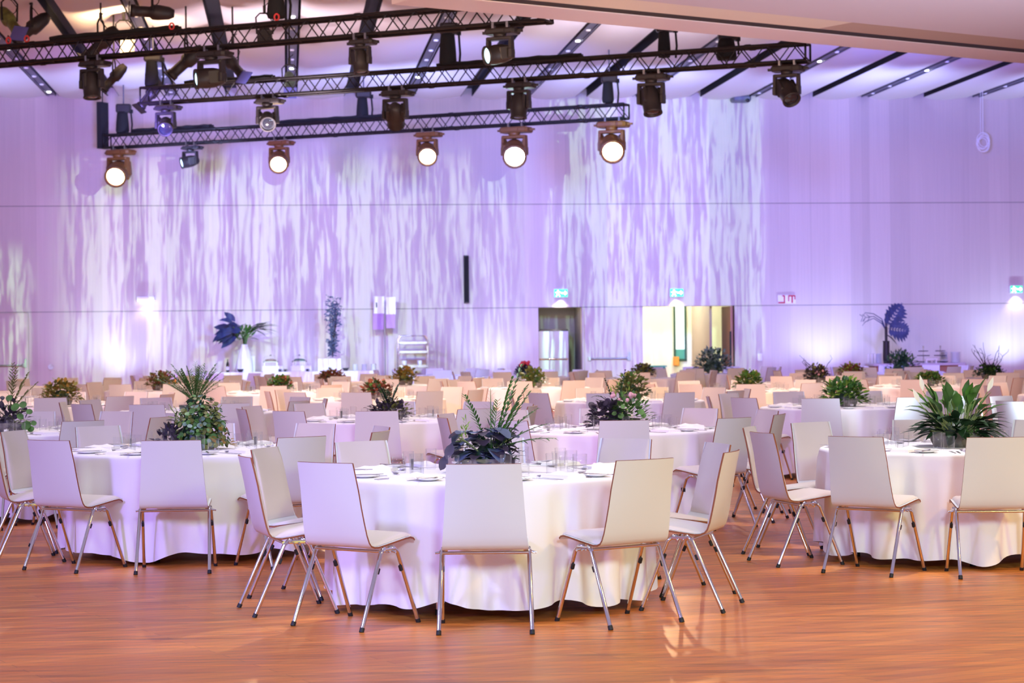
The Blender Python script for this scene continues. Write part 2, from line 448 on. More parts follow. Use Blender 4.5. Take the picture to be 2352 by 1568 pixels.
def dirM(p, d):                    # matrix whose +Z runs along d, at p
    return Matrix.Translation(p) @ Vector(d).to_track_quat('Z', 'Y').to_matrix().to_4x4()

#@@SETTING
# ------------------------------------------------------------------ setting
fl = MB(); fl.box((0, 27, -.05), (60, 84, .1)); struct(fl.obj('floor', 'parquet'), 'orange brown strip parquet floor')

S0, S1 = -17.0, 17.0
DOOR_Z = 2.292
openings = [(ws(-60), ws(66), 'left'), (ws(1237), ws(1337), 'recess'), (ws(1477), ws(1688), 'double')]
wl = MB(); TH = .25
xs = S0
for a, b, k in openings:
    wl.box(((xs + a) / 2, TH / 2, DOOR_Z / 2), (a - xs, TH, DOOR_Z)); xs = b
wl.box(((xs + S1) / 2, TH / 2, DOOR_Z / 2), (S1 - xs, TH, DOOR_Z))
wl.box(((S0 + S1) / 2, TH / 2, (DOOR_Z + CEIL + .4) / 2), (S1 - S0, TH, CEIL + .4 - DOOR_Z))
w = wl.obj('wall_back', 'wood_wall_panels'); w.location = WO; w.rotation_euler.z = WA; struct(w, 'tall veneer wall lit violet with streaky projections')

# ceiling: bellied panels with slots between them, running out from the wall
cl = MB(); PW = 133 / 92.1; GAP = .30; DEP = 30.0
s0 = ws(1596, 220)
k0 = int((S0 - s0) / PW) - 1
edges = [s0 + k * PW for k in range(k0, k0 + int((S1 - S0) / PW) + 3)]
NS = 8
for k, e in enumerate(edges):
    a, b = e + GAP * .5, e + PW - GAP * .5
    vs, fs = [], []
    for j, y in enumerate((-.0, -DEP)):
        for i in range(NS + 1):
            t = i / NS; bel = .075 * math.sin(PI * t ** .7)
            vs.append((a + (b - a) * t, y, CEIL - bel))
    for i in range(NS): fs.append((i, i + 1, NS + 2 + i, NS + 1 + i))
    cl.add(vs, fs, True)
    cl.mat = 1; cl.box((a, -DEP / 2, CEIL + .1), (.02, DEP, .2)); cl.box((b, -DEP / 2, CEIL + .1), (.02, DEP, .2)); cl.mat = 0  # slot sides coloured dark so the slots read as shaded
cl.mat = 1
cl.box((0, -DEP / 2, CEIL + .25), (S1 - S0, DEP, .1))
c = cl.obj('ceiling', ['ceiling_panel', 'dark_slot']); c.location = WO; c.rotation_euler.z = WA; struct(c, 'pale ceiling of long bellied panels glowing blue near the wall')

# lamp channels in every other slot
n_tr = 0
for k, e in enumerate(edges):
    if (k0 + k) % 2 == 0: continue
    u, v = pix(wpos(e, .5, CEIL))
    if not (-500 < u < 3000): continue
    n_tr += 1
    t = thing('lighting_track', 'grey channel with small lamps in the ceiling slot %s along the far wall' % ('one two three four five six seven eight nine ten eleven twelve'.split()[min(n_tr - 1, 11)]), 'light', wpos(e, 0, 0), WA, 'ceiling lighting tracks')
    m = MB(); m.box((0, -7.6, CEIL + .075), (.2, 14.8, .15)); m.box((-.085, -7.6, CEIL - .012), (.03, 14.8, .03)); m.box((.085, -7.6, CEIL - .012), (.03, 14.8, .03)); m.obj('channel', 'grey_metal', t)
    for q in range(9):
        m = MB().at(T(0, -.9 - q * 1.5, CEIL - .03)); m.lathe(((.0, 0), (.045, 0), (.055, .03), (.055, .04)), 10)
        o = m.obj('lamp', 'lamp_soft' if (q * 7 + k) % 5 == 0 else 'white_paint', t)
for k, e in enumerate(edges):      # remaining slots carry their shade as dark colour on sides and backing
    pass

# near soffit at upper right
Z_S = 5.9
eL, eM, eR = at_z(700, -4, Z_S), at_z(2045, 117, Z_S), at_z(2500, 163, Z_S)
ed = (eR - eL).normalized(); en = Vector((ed.y, -ed.x, 0))          # towards the camera
def soff(name, offs0, offs1, z, th, m, x0=-9, x1=9):
    b = MB(); q = [eM + ed * x0 + en * offs0, eM + ed * x1 + en * offs0, eM + ed * x1 + en * offs1, eM + ed * x0 + en * offs1]
    b.add([(p.x, p.y, zz) for zz in (z, z + th) for p in q], [(0, 1, 2, 3), (7, 6, 5, 4), (0, 4, 5, 1), (1, 5, 6, 2), (2, 6, 7, 3), (3, 7, 4, 0)])
    return struct(b.obj(name, m))
soff('ceiling_soffit_edge', 0, .85, Z_S, .5, 'soffit_lip')['label'] = 'rounded pale edge of the lower ceiling'
soff('ceiling_soffit_slot', .85, 1.2, Z_S + .012, .1, 'dark_slot')['label'] = 'dark slot along the lower ceiling'  # flush strip: the shade of the slot is painted, not recessed
soff('trim_1', 1.2, 2.0, Z_S - .0, .4, 'cap_tan', -2.6, 9)['label'] = 'tan strip beside the dark slot'
soff('trim_2', 1.2, 2.0, Z_S - .0, .4, 'cap_pale', -9, -2.6)['label'] = 'paler strip beside the dark slot'
soff('ceiling_soffit', 2.0, 16, Z_S - .02, .45, 'soffit')['label'] = 'flat mauve lower ceiling at upper right'
# bevelled far lip
b = MB(); q0, q1 = eM - ed * 9, eM + ed * 9
for i in range(5):
    pass

# doors -------------------------------------------------------------
def door_leaf(name, sa, sb, off, m, bar=True, label=None):
    o = bpy.data.objects.new(name, None); COL.objects.link(o); o.location = wpos((sa + sb) / 2, off); o.rotation_euler.z = WA
    struct(o, label)
    wd = sb - sa
    b = MB(); b.rbox((0, 0, DOOR_Z / 2), (wd - .03, .05, DOOR_Z - .02), .05); b.obj('leaf', m, o)
    if bar:
        b = MB(); b.tube(((-wd * .38, -.1, 1.0), (wd * .38, -.1, 1.0)), .02, 8)
        b.box((-wd * .4, -.06, 1.0), (.06, .1, .09)); b.box((wd * .4, -.06, 1.0), (.06, .1, .09))
        b.obj('panic_bar', 'brushed_steel', o)
        b = MB(); b.box((wd * .43, -.04, 1.05), (.05, .05, .22)); b.obj('lock_case', 'brushed_steel', o)
    return o
door_leaf('door_1', openings[0][0], openings[0][1], -.1, 'wood_wall_panels', True, 'wooden door with push bar at left edge')
door_leaf('door_2', ws(1341), ws(1452), .03, 'wood_wall_panels', True, 'flush door with push bar between the two openings')
# recess with steel cabinet
a, b_ = openings[1][0], openings[1][1]
rc = MB(); wd = b_ - a
rc.box((0, 1.5, 1.2), (wd + .3, .1, 2.5)); rc.box((-wd / 2 - .06, .9, 1.2), (.1, 1.3, 2.5)); rc.box((wd / 2 + .06, .9, 1.2), (.1, 1.3, 2.5)); rc.box((0, .9, DOOR_Z + .1), (wd + .2, 1.3, .1))
o = rc.obj('wall_recess', 'grey_wall'); o.location = wpos((a + b_) / 2, 0); o.rotation_euler.z = WA; struct(o, 'dim grey recess behind the doorway')
point('recess_lamp', wpos((a + b_) / 2, -.5, 2.1), lin('#fff2dc'), 7)
t = thing('steel_cabinet', 'shiny stainless steel cabinet standing in the grey doorway recess', 'cabinet', wpos((a + b_) / 2 - .12, -.75), WA)
m = MB(); m.rbox((0, 0, .92), (.8, .6, 1.66), .08); m.obj('body', 'brushed_steel', t)
m = MB(); m.rbox((-.195, -.31, .92), (.37, .03, 1.56), .05); m.obj('door', 'brushed_steel', t)
m = MB(); m.rbox((.195, -.31, .92), (.37, .03, 1.56), .05); m.obj('door', 'brushed_steel', t)
m = MB(); m.tube(((-.36, -.37, 1.0), (.36, -.37, 1.0)), .02); m.box((-.34, -.35, 1), (.04, .06, .05)); m.box((.34, -.35, 1), (.04, .06, .05)); m.obj('handle', 'chrome', t)
for x in (-.35, .35):
    for y in (-.24, .24):
        m = MB(); m.box((x, y, .045), (.06, .06, .09)); m.obj('foot', 'rubber', t)
# lit side room behind the double doorway
a, b_ = openings[2][0], openings[2][1]; wd = b_ - a; mid = (a + b_) / 2
rm = MB(); rm.box((0, 4.0, 1.5), (wd + 3, .1, 3)); rm.box((-wd / 2 - 1.4, 2.1, 1.5), (.1, 3.8, 3)); rm.box((wd / 2 + 1.4, 2.1, 1.5), (.1, 3.8, 3)); rm.box((0, 2.1, 2.95), (wd + 3, 3.8, .1))
o = rm.obj('wall_side_room', 'cream_wall'); o.location = wpos(mid, 0); o.rotation_euler.z = WA; struct(o, 'bright cream side room seen through the open doorway')
point('side_room_lamp', wpos(mid - .5, -2.0, 2.7), lin('#f2fff0'), 160, .3)
point('side_room_lamp', wpos(mid + .7, -3.0, 2.7), lin('#fff6d0'), 30, .3)
pt = MB(); sx = ws(1640) - mid; pt.box((sx, 1.6, 1.4), (.06, 2.4, 2.8)); o = pt.obj('wall_partition', 'cap_tan'); o.location = wpos(mid, 0); o.rotation_euler.z = WA; struct(o, 'narrow partition inside the side room')
dl = bpy.data.objects.new('door_3', None); COL.objects.link(dl); dl.location = wpos(b_ - .08, -.1); dl.rotation_euler.z = WA; struct(dl, 'open brown door leaf at the right of the bright doorway')
m = MB(); m.box((0, .45, DOOR_Z / 2), (.06, 1.1, DOOR_Z - .02)); m.obj('leaf', 'door_wood', dl)
m = MB(); m.box((-.04, -.12, .9), (.04, .04, 1.5)); m.obj('edge_strip', 'dark_slot', dl)
win = bpy.data.objects.new('window_1', None); COL.objects.link(win); win.location = wpos(ws(1562, 780, -3.9), -3.9); win.rotation_euler.z = WA; struct(win, 'tall narrow lit glass strip in a dark frame inside the side room')
m = MB(); m.box((-.15, 0, 1.72), (.05, .06, 1.7)); m.box((.15, 0, 1.72), (.05, .06, 1.7)); m.box((0, 0, .9), (.34, .06, .06)); m.obj('window_frame', 'frame_dark', win)
m = MB(); m.box((0, .02, 1.85), (.24, .02, 1.35)); mat('daylight_pane', '#eaf6f6', .3, emit='#eefcff', estr=.7); m.obj('pane', 'daylight_pane', win)
m = MB(); m.box((0, .01, 1.04), (.24, .03, .3)); m.obj('lower_panel', 'teal', win)
t = MB(); t.rbox((0, 0, 0), (.16, .1, .24), .1); o = t.obj('orange_box', 'orange_box'); o.location = wp(1553, 829, -3.8); tag(o, 'small orange box on the wall inside the bright side room', 'box')
t = MB(); t.rbox((0, 0, .37), (.42, .4, .74), .08); t.box((0, 0, .76), (.46, .44, .04)); o = t.obj('teal_cabinet', 'teal'); o.location = wpos(ws(1508, 780, -2.5), -2.5); o.rotation_euler.z = WA; tag(o, 'low teal cabinet on the floor inside the bright side room', 'cabinet')

# signs on the wall -------------------------------------------------
def exit_sign(u, v, lab, wd=.36, hg=.22):
    p = wp(u, v, .06); t = thing('exit_sign', lab, 'sign', p, WA, 'lit exit signs')
    m = MB(); m.rbox((0, .02, 0), (wd, .08, hg), .1); m.obj('housing', 'white_paint', t)
    m = MB(); m.box((0, -.025, 0), (wd - .03, .01, hg - .03)); m.obj('lit_face', 'sign_green', t)
    m = MB()          # running figure and arrow
    x = -wd * .2
    m.at(T(x, -.033, .055) @ RX(PI / 2)); m.lathe(((0, -.004), (.02, -.004), (.02, .004), (0, .004)), 10)
    m.at(T(x, -.033, 0)); m.box((0, 0, .01), (.035, .006, .07), R=Matrix.Rotation(.3, 3, 'Y')); m.box((-.03, 0, -.05), (.02, .006, .07), R=Matrix.Rotation(.6, 3, 'Y')); m.box((.03, 0, -.05), (.02, .006, .07), R=Matrix.Rotation(-.5, 3, 'Y')); m.box((.04, 0, .02), (.06, .006, .018)); m.box((-.04, 0, .015), (.05, .006, .018))
    m.at(T(wd * .2, -.033, 0)); m.box((-.01, 0, 0), (.11, .006, .03)); m.box((.045, 0, .02), (.06, .006, .028), R=Matrix.Rotation(.8, 3, 'Y')); m.box((.045, 0, -.02), (.06, .006, .028), R=Matrix.Rotation(-.8, 3, 'Y'))
    m.obj('pictogram', 'sign_white', t)
    spot('exit_sign_lamp', p + Vector((0, -.03, -.14)) + WN * .03, wp(u, v + 60, 0), lin('#fffbe0'), 22, 110, .9, .04)
    return t
exit_sign(1288, 673, 'lit green and white exit sign above the grey doorway recess')
exit_sign(1554, 672, 'lit green and white exit sign above the bright double doorway')
exit_sign(2334, 664, 'lit green and white exit sign at the right edge', .34, .2)
p = wp(335, 688, .1); t = thing('emergency_lamp', 'white wall lamp casting a half round glow over left uplight', 'lamp', p, WA)
m = MB(); m.rbox((0, .03, .03), (.46, .14, .1), .15); m.obj('housing', 'white_paint', t)
m = MB(); m.box((0, -.01, -.03), (.4, .1, .02)); m.obj('diffuser', 'lamp_soft', t)
spot('emergency_lamp_beam', p + Vector((0, -.12, -.06)), p + Vector((0, .02, -1)), lin('#ffffff'), 10, 120, .7, .06)
p = wp(1807, 687, .03); t = thing('fire_sign', 'red and white fire notice sign on the violet wall', 'sign', p, WA)
m = MB(); m.box((0, .01, 0), (.46, .02, .22)); m.obj('board', 'white_paint', t)
m = MB(); m.box((-.13, -.004, -.085), (.18, .01, .035)); m.box((-.06, -.004, .0), (.03, .01, .17)); m.box((-.08, -.004, .085), (.07, .01, .03)); m.obj('red_marking', 'plain_red', t)
m = MB(); m.box((.13, -.004, .085), (.18, .01, .035)); m.box((.14, -.004, -.01), (.035, .01, .17)); m.box((.05, -.004, .02), (.025, .01, .14)); m.box((.21, -.004, .04), (.025, .01, .1)); m.obj('red_marking', 'plain_red', t)
p = wp(1071, 641, .12); t = thing('column_speaker', 'slim black column loudspeaker upright on the far wall', 'speaker', p, WA)
m = MB(); m.rbox((0, 0, 0), (.125, .13, 1.18), .08); m.obj('cabinet', 'black_paint', t)
m = MB(); m.box((0, -.068, 0), (.1, .01, 1.12)); m.obj('grille', 'black_cloth', t)
for z in (.4, -.4):
    m = MB(); m.box((0, .09, z), (.06, .06, .08)); m.obj('bracket', 'black_metal', t)
p = wp(1703, 229, .3); t = thing('wall_projector', 'dark blue box hung under the ceiling at the far wall', 'projector', p, WA)
m = MB(); m.rbox((0, .1, .03), (.46, .4, .16), .1); m.obj('body', 'grey_metal', t)
m = MB().at(T(.12, -.12, -.04) @ RX(PI / 2)); m.lathe(((0, 0), (.05, 0), (.05, .08), (0, .08)), 12); m.obj('lens', 'lens_dark', t)
m = MB(); m.box((0, .1, .16), (.1, .1, .2)); m.obj('mount', 'grey_metal', t)
p = wp(117, 842, .02)
m = MB().at(RX(PI / 2)); m.lathe(((0, -.02), (.06, -.02), (.07, .0), (.07, .02)), 14); o = m.obj('wall_dial', 'white_paint'); o.location = p; o.rotation_euler.z = WA; tag(o, 'round white dial on the wall right of the left door', 'switch')
m = MB(); m.rbox((0, 0, 0), (.12, .04, .18), .1); o = m.obj('wall_switch', 'white_paint'); o.location = wp(1745, 820, .02); o.rotation_euler.z = WA; tag(o, 'small white switch plate on the wall right of the open doorway', 'switch')

# floor uplights
for u, lab in ((285, 'small floor uplight washing the wall left of the buffet'), (1130, 'small floor uplight washing the wall left of the grey recess'), (1890, 'small floor uplight washing the wall under the fire sign'), (2310, 'small floor uplight washing the wall at the right edge')):
    t = thing('floor_uplight', lab, 'light', wpos(ws(u), .75), WA, 'floor uplights along the wall')
    m = MB(); m.rbox((0, 0, .09), (.2, .2, .18), .1); m.obj('body', 'black_paint', t)
    m = MB().at(T(0, 0, .181)); m.lathe(((0, .004), (.075, .004), (.08, 0)), 14); m.obj('lens', 'lens_cyan', t)
# coiled rope
p = wp(2258, 326, 1.6); t = thing('hanging_rope', 'coil of pale rope hanging from the ceiling at right', 'rope', (p.x, p.y, p.z))
m = MB()
for q in range(5):
    cx, cz, r = rnd.uniform(-.03, .03), rnd.uniform(-.06, .05), rnd.uniform(.13, .22)
    m.tube([(cx + r * math.cos(a * PI / 10) * .8, rnd.uniform(-.03, .03) , cz + r * math.sin(a * PI / 10)) for a in range(20)], .012, 6, closed=True)
m.obj('coil', 'linen', t)
m = MB(); m.tube(((0, 0, .12), (0, 0, CEIL - p.z + .02)), .008, 6); m.tube(((-.06, 0, .16), (-.05, 0, CEIL - p.z + .02)), .006, 6); m.obj('hanging_line', 'linen', t)

#@@RIG
# ------------------------------------------------------------------ trusses
Z_T = 6.05; TR = .29
def truss(pa, pb, lab, up_left=False):
    a, b = at_z(*pa, Z_T), at_z(*pb, Z_T); L = (b - a).length; ang = math.atan2(b.y - a.y, b.x - a.x)
    t = thing('lighting_truss', lab, 'truss', a, ang, 'black lighting trusses')
    h = TR; r = .026
    for y in (0, h):
        for z in (0, h):
            m = MB(); m.tube(((0, y, z), (L, y, z)), r, 8); m.obj('chord', 'black_metal', t)
    m = MB(); n = max(2, round(L / .47)); st = L / n
    for i in range(n):
        x0, x1 = i * st, (i + 1) * st; xm = (x0 + x1) / 2
        for y in (0, h):
            m.tube(((x0, y, 0), (xm, y, h)), .011, 5, False); m.tube(((xm, y, h), (x1, y, 0)), .011, 5, False)
        m.tube(((x0, 0, 0), (x0, h, 0)), .01, 5, False); m.tube(((xm, 0, h), (xm, h, h)), .01, 5, False)
    m.obj('lattice', 'black_metal', t)
    for x in (0, L):
        m = MB(); m.tube(((x, 0, 0), (x, h, 0), (x, h, h), (x, 0, h)), .02, 6, closed=True); m.obj('end_frame', 'black_metal', t)
    # a strip of catch tape and joints
    j = 3.0
    while j < L:
        for y in (0, h):
            for z in (0, h): m = MB().at(T(j, y, z) @ RY(PI / 2)); m.lathe(((.03, -.06), (.036, -.04), (.036, .04), (.03, .06)), 8); m.obj('joint_sleeve', 'black_metal', t)
        j += 3.0
    return t, a, b, ang
def on_truss(tr, u):
    """point on the near bottom chord seen at pixel column u"""
    a, b = tr[1], tr[2]; lo, hi = -.5, 1.5
    for _ in range(40):
        m = (lo + hi) / 2
        if pix(a.lerp(b, m))[0] < u: lo = m
        else: hi = m
    return a.lerp(b, lo)
T1 = truss((-260, 168), (1250, 45), 'nearest black lattice truss crossing the upper left')
T2 = truss((322, 237), (1850, 138), 'middle black lattice truss, the longest one, ending at right')
T3 = truss((238, 339), (1433, 270), 'rearmost black lattice truss carrying the glowing lamps')
TRUSS_A = T2[3]

# ---- moving heads
def moving_head(tr, u, lab, head='down', scale=1.0, body='black_paint', lens='lens_dark', aimdir=None, headk=1.0, yaw=0.0):
    p = on_truss(tr, u); t = thing('moving_head_light', lab, 'stage light', (p.x, p.y, Z_T), tr[3] + yaw, 'moving head stage lights')
    k = scale; q = .145 if not yaw else 0
    B = T(0, .145 if yaw == 0 else .1, 0)
    for x in (-.12, .12):
        m = MB().at(T(x * k, 0, 0)); m.box((0, .0, -.052), (.035, .07, .046)); m.box((0, -.034, -.015), (.035, .01, .06)); m.obj('clamp', 'brushed_steel', t)
    m = MB().at(B); m.rbox((0, -.09 * k, -.075 - .045 * k), (.5 * k, .3 * k, .09 * k), .12); m.box((-.29 * k, -.09 * k, -.09 - .03 * k), (.08 * k, .05, .04)); m.box((.29 * k, -.09 * k, -.09 - .03 * k), (.08 * k, .05, .04)); m.box((0, -.25 * k, -.075 - .045 * k), (.2 * k, .02, .05 * k)); m.obj('base', body, t)
    zt = -.075 - .09 * k
    pivot = Vector((0, .055 - .09 * k + .0, zt - .30 * k)) if yaw == 0 else Vector((0, 0.01, zt - .30 * k))
    m = MB().at(T(0, pivot.y, 0)); m.lathe(((0.0, zt - .05 * k), (.09 * k, zt - .05 * k), (.1 * k, zt), (.0, zt)), 14)
    m.rbox((0, 0, zt - .07 * k), (.42 * k, .14 * k, .05 * k), .15)
    for x in (-.19, .19):
        m.box((x * k, 0, zt - .2 * k), (.05 * k, .13 * k, .3 * k), .8); m.rbox((x * k, 0, pivot.z), (.055 * k, .15 * k, .14 * k), .2)
    m.obj('yoke', body, t)
    d = Vector(aimdir if aimdir is not None else (0, 0, -1)).normalized()
    k0 = k; k = k * headk
    m = MB().at(dirM(pivot, d))
    m.lathe(((0, -.22 * k), (.07 * k, -.22 * k), (.11 * k, -.17 * k), (.145 * k, -.04 * k), (.15 * k, .08 * k), (.14 * k, .2 * k), (.15 * k, .215 * k), (.15 * k, .24 * k), (.125 * k, .24 * k), (.12 * k, .2 * k)), 18)
    for x in (-1, 1): m.rbox((.12 * k * x, 0, -.05 * k), (.06 * k, .2 * k, .24 * k), .2)
    hd = m.obj('head', body, t)
    m = MB().at(dirM(pivot, d)); m.lathe(((0, .235 * k), (.07 * k, .228 * k), (.122 * k, .205 * k)), 18); m.obj('lens', lens, hd)
    return t, p, pivot, d
DN = (0, 0, -1)
def loc_dir(tr, world):            # world direction into the fixture's own frame
    return RZ(-tr[3]).to_3x3() @ Vector(world)
for args in (
    (T1, 213, 'black moving head pointing straight down near truss left end', dict(aimdir=(.1, -.1, -1), scale=.95)),
    (T1, 488, 'large moving head with amber tail aiming left, nearest truss', dict(aimdir=loc_dir(T1, (-1, -.35, -.12)), scale=1.05, lens='lens_cyan')),
    (T1, 828, 'grey moving head pointing down at mid nearest truss', dict(aimdir=(.15, -.1, -1), scale=.8)),
    (T1, 1150, 'moving head with open yoke and bright lens, nearest truss right', dict(aimdir=loc_dir(T1, (-1, -.5, -.2)), scale=.95, lens='lens_cyan')),
    (T2, 382, 'amber lit moving head with round lens on middle truss', dict(aimdir=loc_dir(T2, (.12, -1, -.55)), scale=.95)),
    (T2, 616, 'dark moving head facing the room, second on middle truss', dict(aimdir=loc_dir(T2, (.15, -1, -.5)), scale=1.0)),
    (T2, 910, 'moving head with head tipped back in square yoke, middle truss', dict(aimdir=loc_dir(T2, (0, .8, -.6)), scale=1.1)),
    (T2, 1193, 'moving head above the white starburst lamp on middle truss', dict(aimdir=(0, -.1, -1), scale=1.0)),
    (T2, 1497, 'moving head with rounded yoke on the right of middle truss', dict(aimdir=loc_dir(T2, (.1, -.3, -1)), scale=1.1)),
    (T2, 1808, 'black moving head at the right end of middle truss', dict(aimdir=loc_dir(T2, (.3, -.8, -.9)), scale=1.05)),
    (T3, 438, 'small moving head aiming left with pale lens, rear truss', dict(aimdir=loc_dir(T3, (-1, -.4, -.25)), scale=.9, lens='lens_cyan')),
):
    moving_head(args[0], args[1], args[2], **args[3])
mat('amber_paint', '#6a3f1c', .5)  # glare of the lit lamps, painted onto their housings as amber
for tr, u, lab, lens, col, pw, dx, sc in (
    (T3, 275, 'glowing warm lamp at the left end of rear truss', 'lamp_warm', lin('#ffd09a'), 5200, -.02, 1.3),
    (T3, 643, 'glowing warm lamp second from left on rear truss', 'lamp_warm', lin('#ffd09a'), 2600, .05, 1.1),
    (T3, 983, 'glowing warm lamp third from left on rear truss', 'lamp_warm', lin('#ffd09a'), 2600, .05, 1.1),
    (T3, 1184, 'brilliant white starburst lamp on rear truss', 'lamp_white', lin('#d8fff4'), 5200, 0, 1.3),
    (T3, 1407, 'glowing warm lamp at the right end of rear truss', 'lamp_warm', lin('#ffd09a'), 5200, 0, 1.3)):
    t, p, pv, d = moving_head(tr, u, lab, aimdir=loc_dir(tr, (dx, -1, -.42)), scale=sc, headk=1.3, lens=lens, body='amber_paint' if sc > 1.1 or lens == 'lamp_warm' else 'black_paint')  # heads enlarged and tinted to stand in for lamp glare
    wd = RZ(tr[3]).to_3x3() @ d
    hp = Vector((p.x, p.y, Z_T)) + RZ(tr[3]).to_3x3() @ pv
    spot('lamp_beam', hp + wd * .4, hp + wd * 12, col, pw * .5, 60, .8, .12)
m = None
# ---- chain hoists with cloth chain bags
def hoist(u, v0, v1, tr, lab, rad=.13, cloth='black_cloth', dy=.15):
    p = on_truss(tr, u); y = p.y + dy
    a, b = at_y(u, v0, y), at_y(u, v1, y)
    t = thing('chain_hoist', lab, 'hoist', (a.x, y, 0), 0, 'chain hoists above the trusses')
    m = MB(); r = rad; zt, zb = max(a.z, b.z), min(a.z, b.z)
    m.lathe(((0, zb), (r * .9, zb), (r * 1.05, zb + .06), (r * .98, (zt + zb) / 2), (r * .85, zt - .05), (r * .8, zt), (0, zt)), 12); m.obj('chain_bag', cloth, t)
    m = MB(); m.rbox((.03, 0, zt + .09), (.34, .2, .2), .15); m.obj('motor', 'black_paint', t)
    m = MB(); m.tube(((.03, 0, zt + .18), (.03, 0, CEIL - .02)), .016, 6); m.obj('lift_chain', 'grey_metal', t)
    m = MB(); m.tube(((.2, 0, zt), (.22, .02, zb + .2), (.2, 0, Z_T + TR)), .02, 6); m.box((.2, 0, zt + .02), (.08, .1, .08)); m.obj('sling', 'black_cloth', t)
    return t
hoist(1028, 78, 150, T2, 'black chain bag hanging beside motor at middle truss centre', .15)
hoist(348, 140, 200, T2, 'black chain bag at the left end of middle truss', .13)
hoist(832, 224, 272, T3, 'green black chain bag standing on rear truss middle', .13)
hoist(1396, 188, 236, T3, 'dark cylinder chain bag at right end of rear truss', .12)
hoist(281, 258, 306, T3, 'brown black chain bag at left end of rear truss', .15)
hoist(634, -8, 42, T1, 'black chain bag above the nearest truss', .14)
hoist(1525, 72, 132, T2, 'slim black housing above middle truss at right', .11, dy=.75)
hoist(1668, 92, 138, T2, 'wide black chain bag near right end of middle truss', .17, dy=.8)
a = on_truss(T3, 238); z0, z1 = at_y(242, 340, a.y).z, at_y(242, 233, a.y).z
m = MB(); m.box((-.12, .14, (z0 + z1) / 2), (.12, .30, z1 - z0)); m.tube(((-.12, .14, z1 - .02), (-.12, .14, CEIL)), .015, 6); o = m.obj('upright_bar', 'gel_blue'); o.location = (a.x, a.y, 0); o.rotation_euler.z = T3[3]; MAT['gel_blue']; tag(o, 'dark blue upright bar at the left end of rear truss', 'bar')
o.data.materials[0] = MAT['dark_slot']
# ---- profile spots hung from ceiling droppers
def profile_spot(u, v, y, dirn, lab, k=1.0, gel=False, tail='black_paint'):
    p = at_y(u, v, y); t = thing('profile_spotlight', lab, 'stage light', p, 0, 'profile spotlights hung from the ceiling')
    d = Vector(dirn).normalized(); sd = d.cross(Vector((0, 0, 1))).normalized(); M0 = dirM((0, 0, 0), d)
    m = MB().at(M0); m.lathe(((0, -.34 * k), (.06 * k, -.34 * k), (.1 * k, -.26 * k), (.12 * k, -.1 * k), (.12 * k, 0), (.085 * k, .04 * k), (.085 * k, .26 * k), (.1 * k, .27 * k), (.1 * k, .34 * k), (.08 * k, .34 * k), (.075 * k, .3 * k), (0, .3 * k)), 14); bd = m.obj('barrel', tail, t)
    m = MB().at(M0); m.box((0, 0, .36 * k), (.26 * k, .26 * k, .02)); m.obj('gel_frame', 'gel_blue' if gel else 'black_metal', bd)
    m = MB(); up = .36 * k
    m.tube((sd * .14 * k, sd * .15 * k + Vector((0, 0, up * .8)), sd * .08 * k + Vector((0, 0, up)), sd * -.08 * k + Vector((0, 0, up)), sd * -.15 * k + Vector((0, 0, up * .8)), sd * -.14 * k), .016 * k, 6); m.obj('yoke', 'black_metal', t)
    m = MB(); m.tube(((0, 0, up), (0, 0, CEIL - p.z + .02)), .016, 6); m.box((0, 0, up + .07), (.05, .07, .12)); m.obj('dropper', 'black_metal', t)
    m = MB(); m.tube([(0 + .1 * i / 6 + .1 * math.sin(i), .02, up * .2 + i * .08) for i in range(7)], .008, 5); m.obj('cable', 'black_cloth', t)
for args in (
    (22, 48, 36.5, (.5, -.5, -.6), 'yellow lit profile spotlight at the top left corner', 1.05, True, 'leaf_olive'),
    (72, 66, 37.6, (-.7, -.2, -.6), 'black profile spotlight tilted down left at upper left', 1.15),
    (350, 28, 36.5, (-1, -.2, .05), 'yellow sided profile spotlight lying level above nearest truss', 1.1),
    (232, 100, 37.5, (-.7, .1, -.65), 'brown profile spotlight seen behind the nearest truss lattice', 1.15),
    (285, 92, 38.8, (.3, -.8, -.4), 'olive profile spotlight beside the warm ceiling glow', 1.0, False, 'leaf_olive'),
    (262, 178, 39, (-.65, 0, -.7), 'square bodied spotlight hanging left of the middle truss', .9),
    (428, 142, 38, (-.75, 0, -.65), 'long black spotlight pointing down left under nearest truss', 1.15),
    (535, 148, 38, (.6, -.4, -.7), 'spotlight with blue gel behind the large moving head', 1.0, True),
    (608, 78, 37, (.1, -.9, -.3), 'round black spotlight behind the nearest truss middle', 1.0),
    (665, 190, 41, (.1, -.7, -.6), 'green grey spotlight above the middle truss', .95, True, 'leaf_grey'),
    (345, 218, 41.5, (-.5, -.3, -.7), 'black spotlight cluster at the left end of middle truss', 1.0),
):
    profile_spot(*args)
# ---- red shackles on the nearest truss
for u, lab in ((20, 'red shackle at the left end of nearest truss'), (62, 'red shackle by the black profile spotlight on nearest truss'), (395, 'red shackle above the large amber tailed moving head'), (636, 'red shackle under the chain bag of nearest truss')):
    q = on_truss(T1, u); m = MB()
    m.tube([(.035 * math.cos(a * PI / 5), 0, .05 * math.sin(a * PI / 5) + TR + .078) for a in range(10)], .014, 6, closed=True)
    o = m.obj('red_shackle', 'red_tape'); o.location = q; tag(o, lab, 'shackle', 'red shackles')
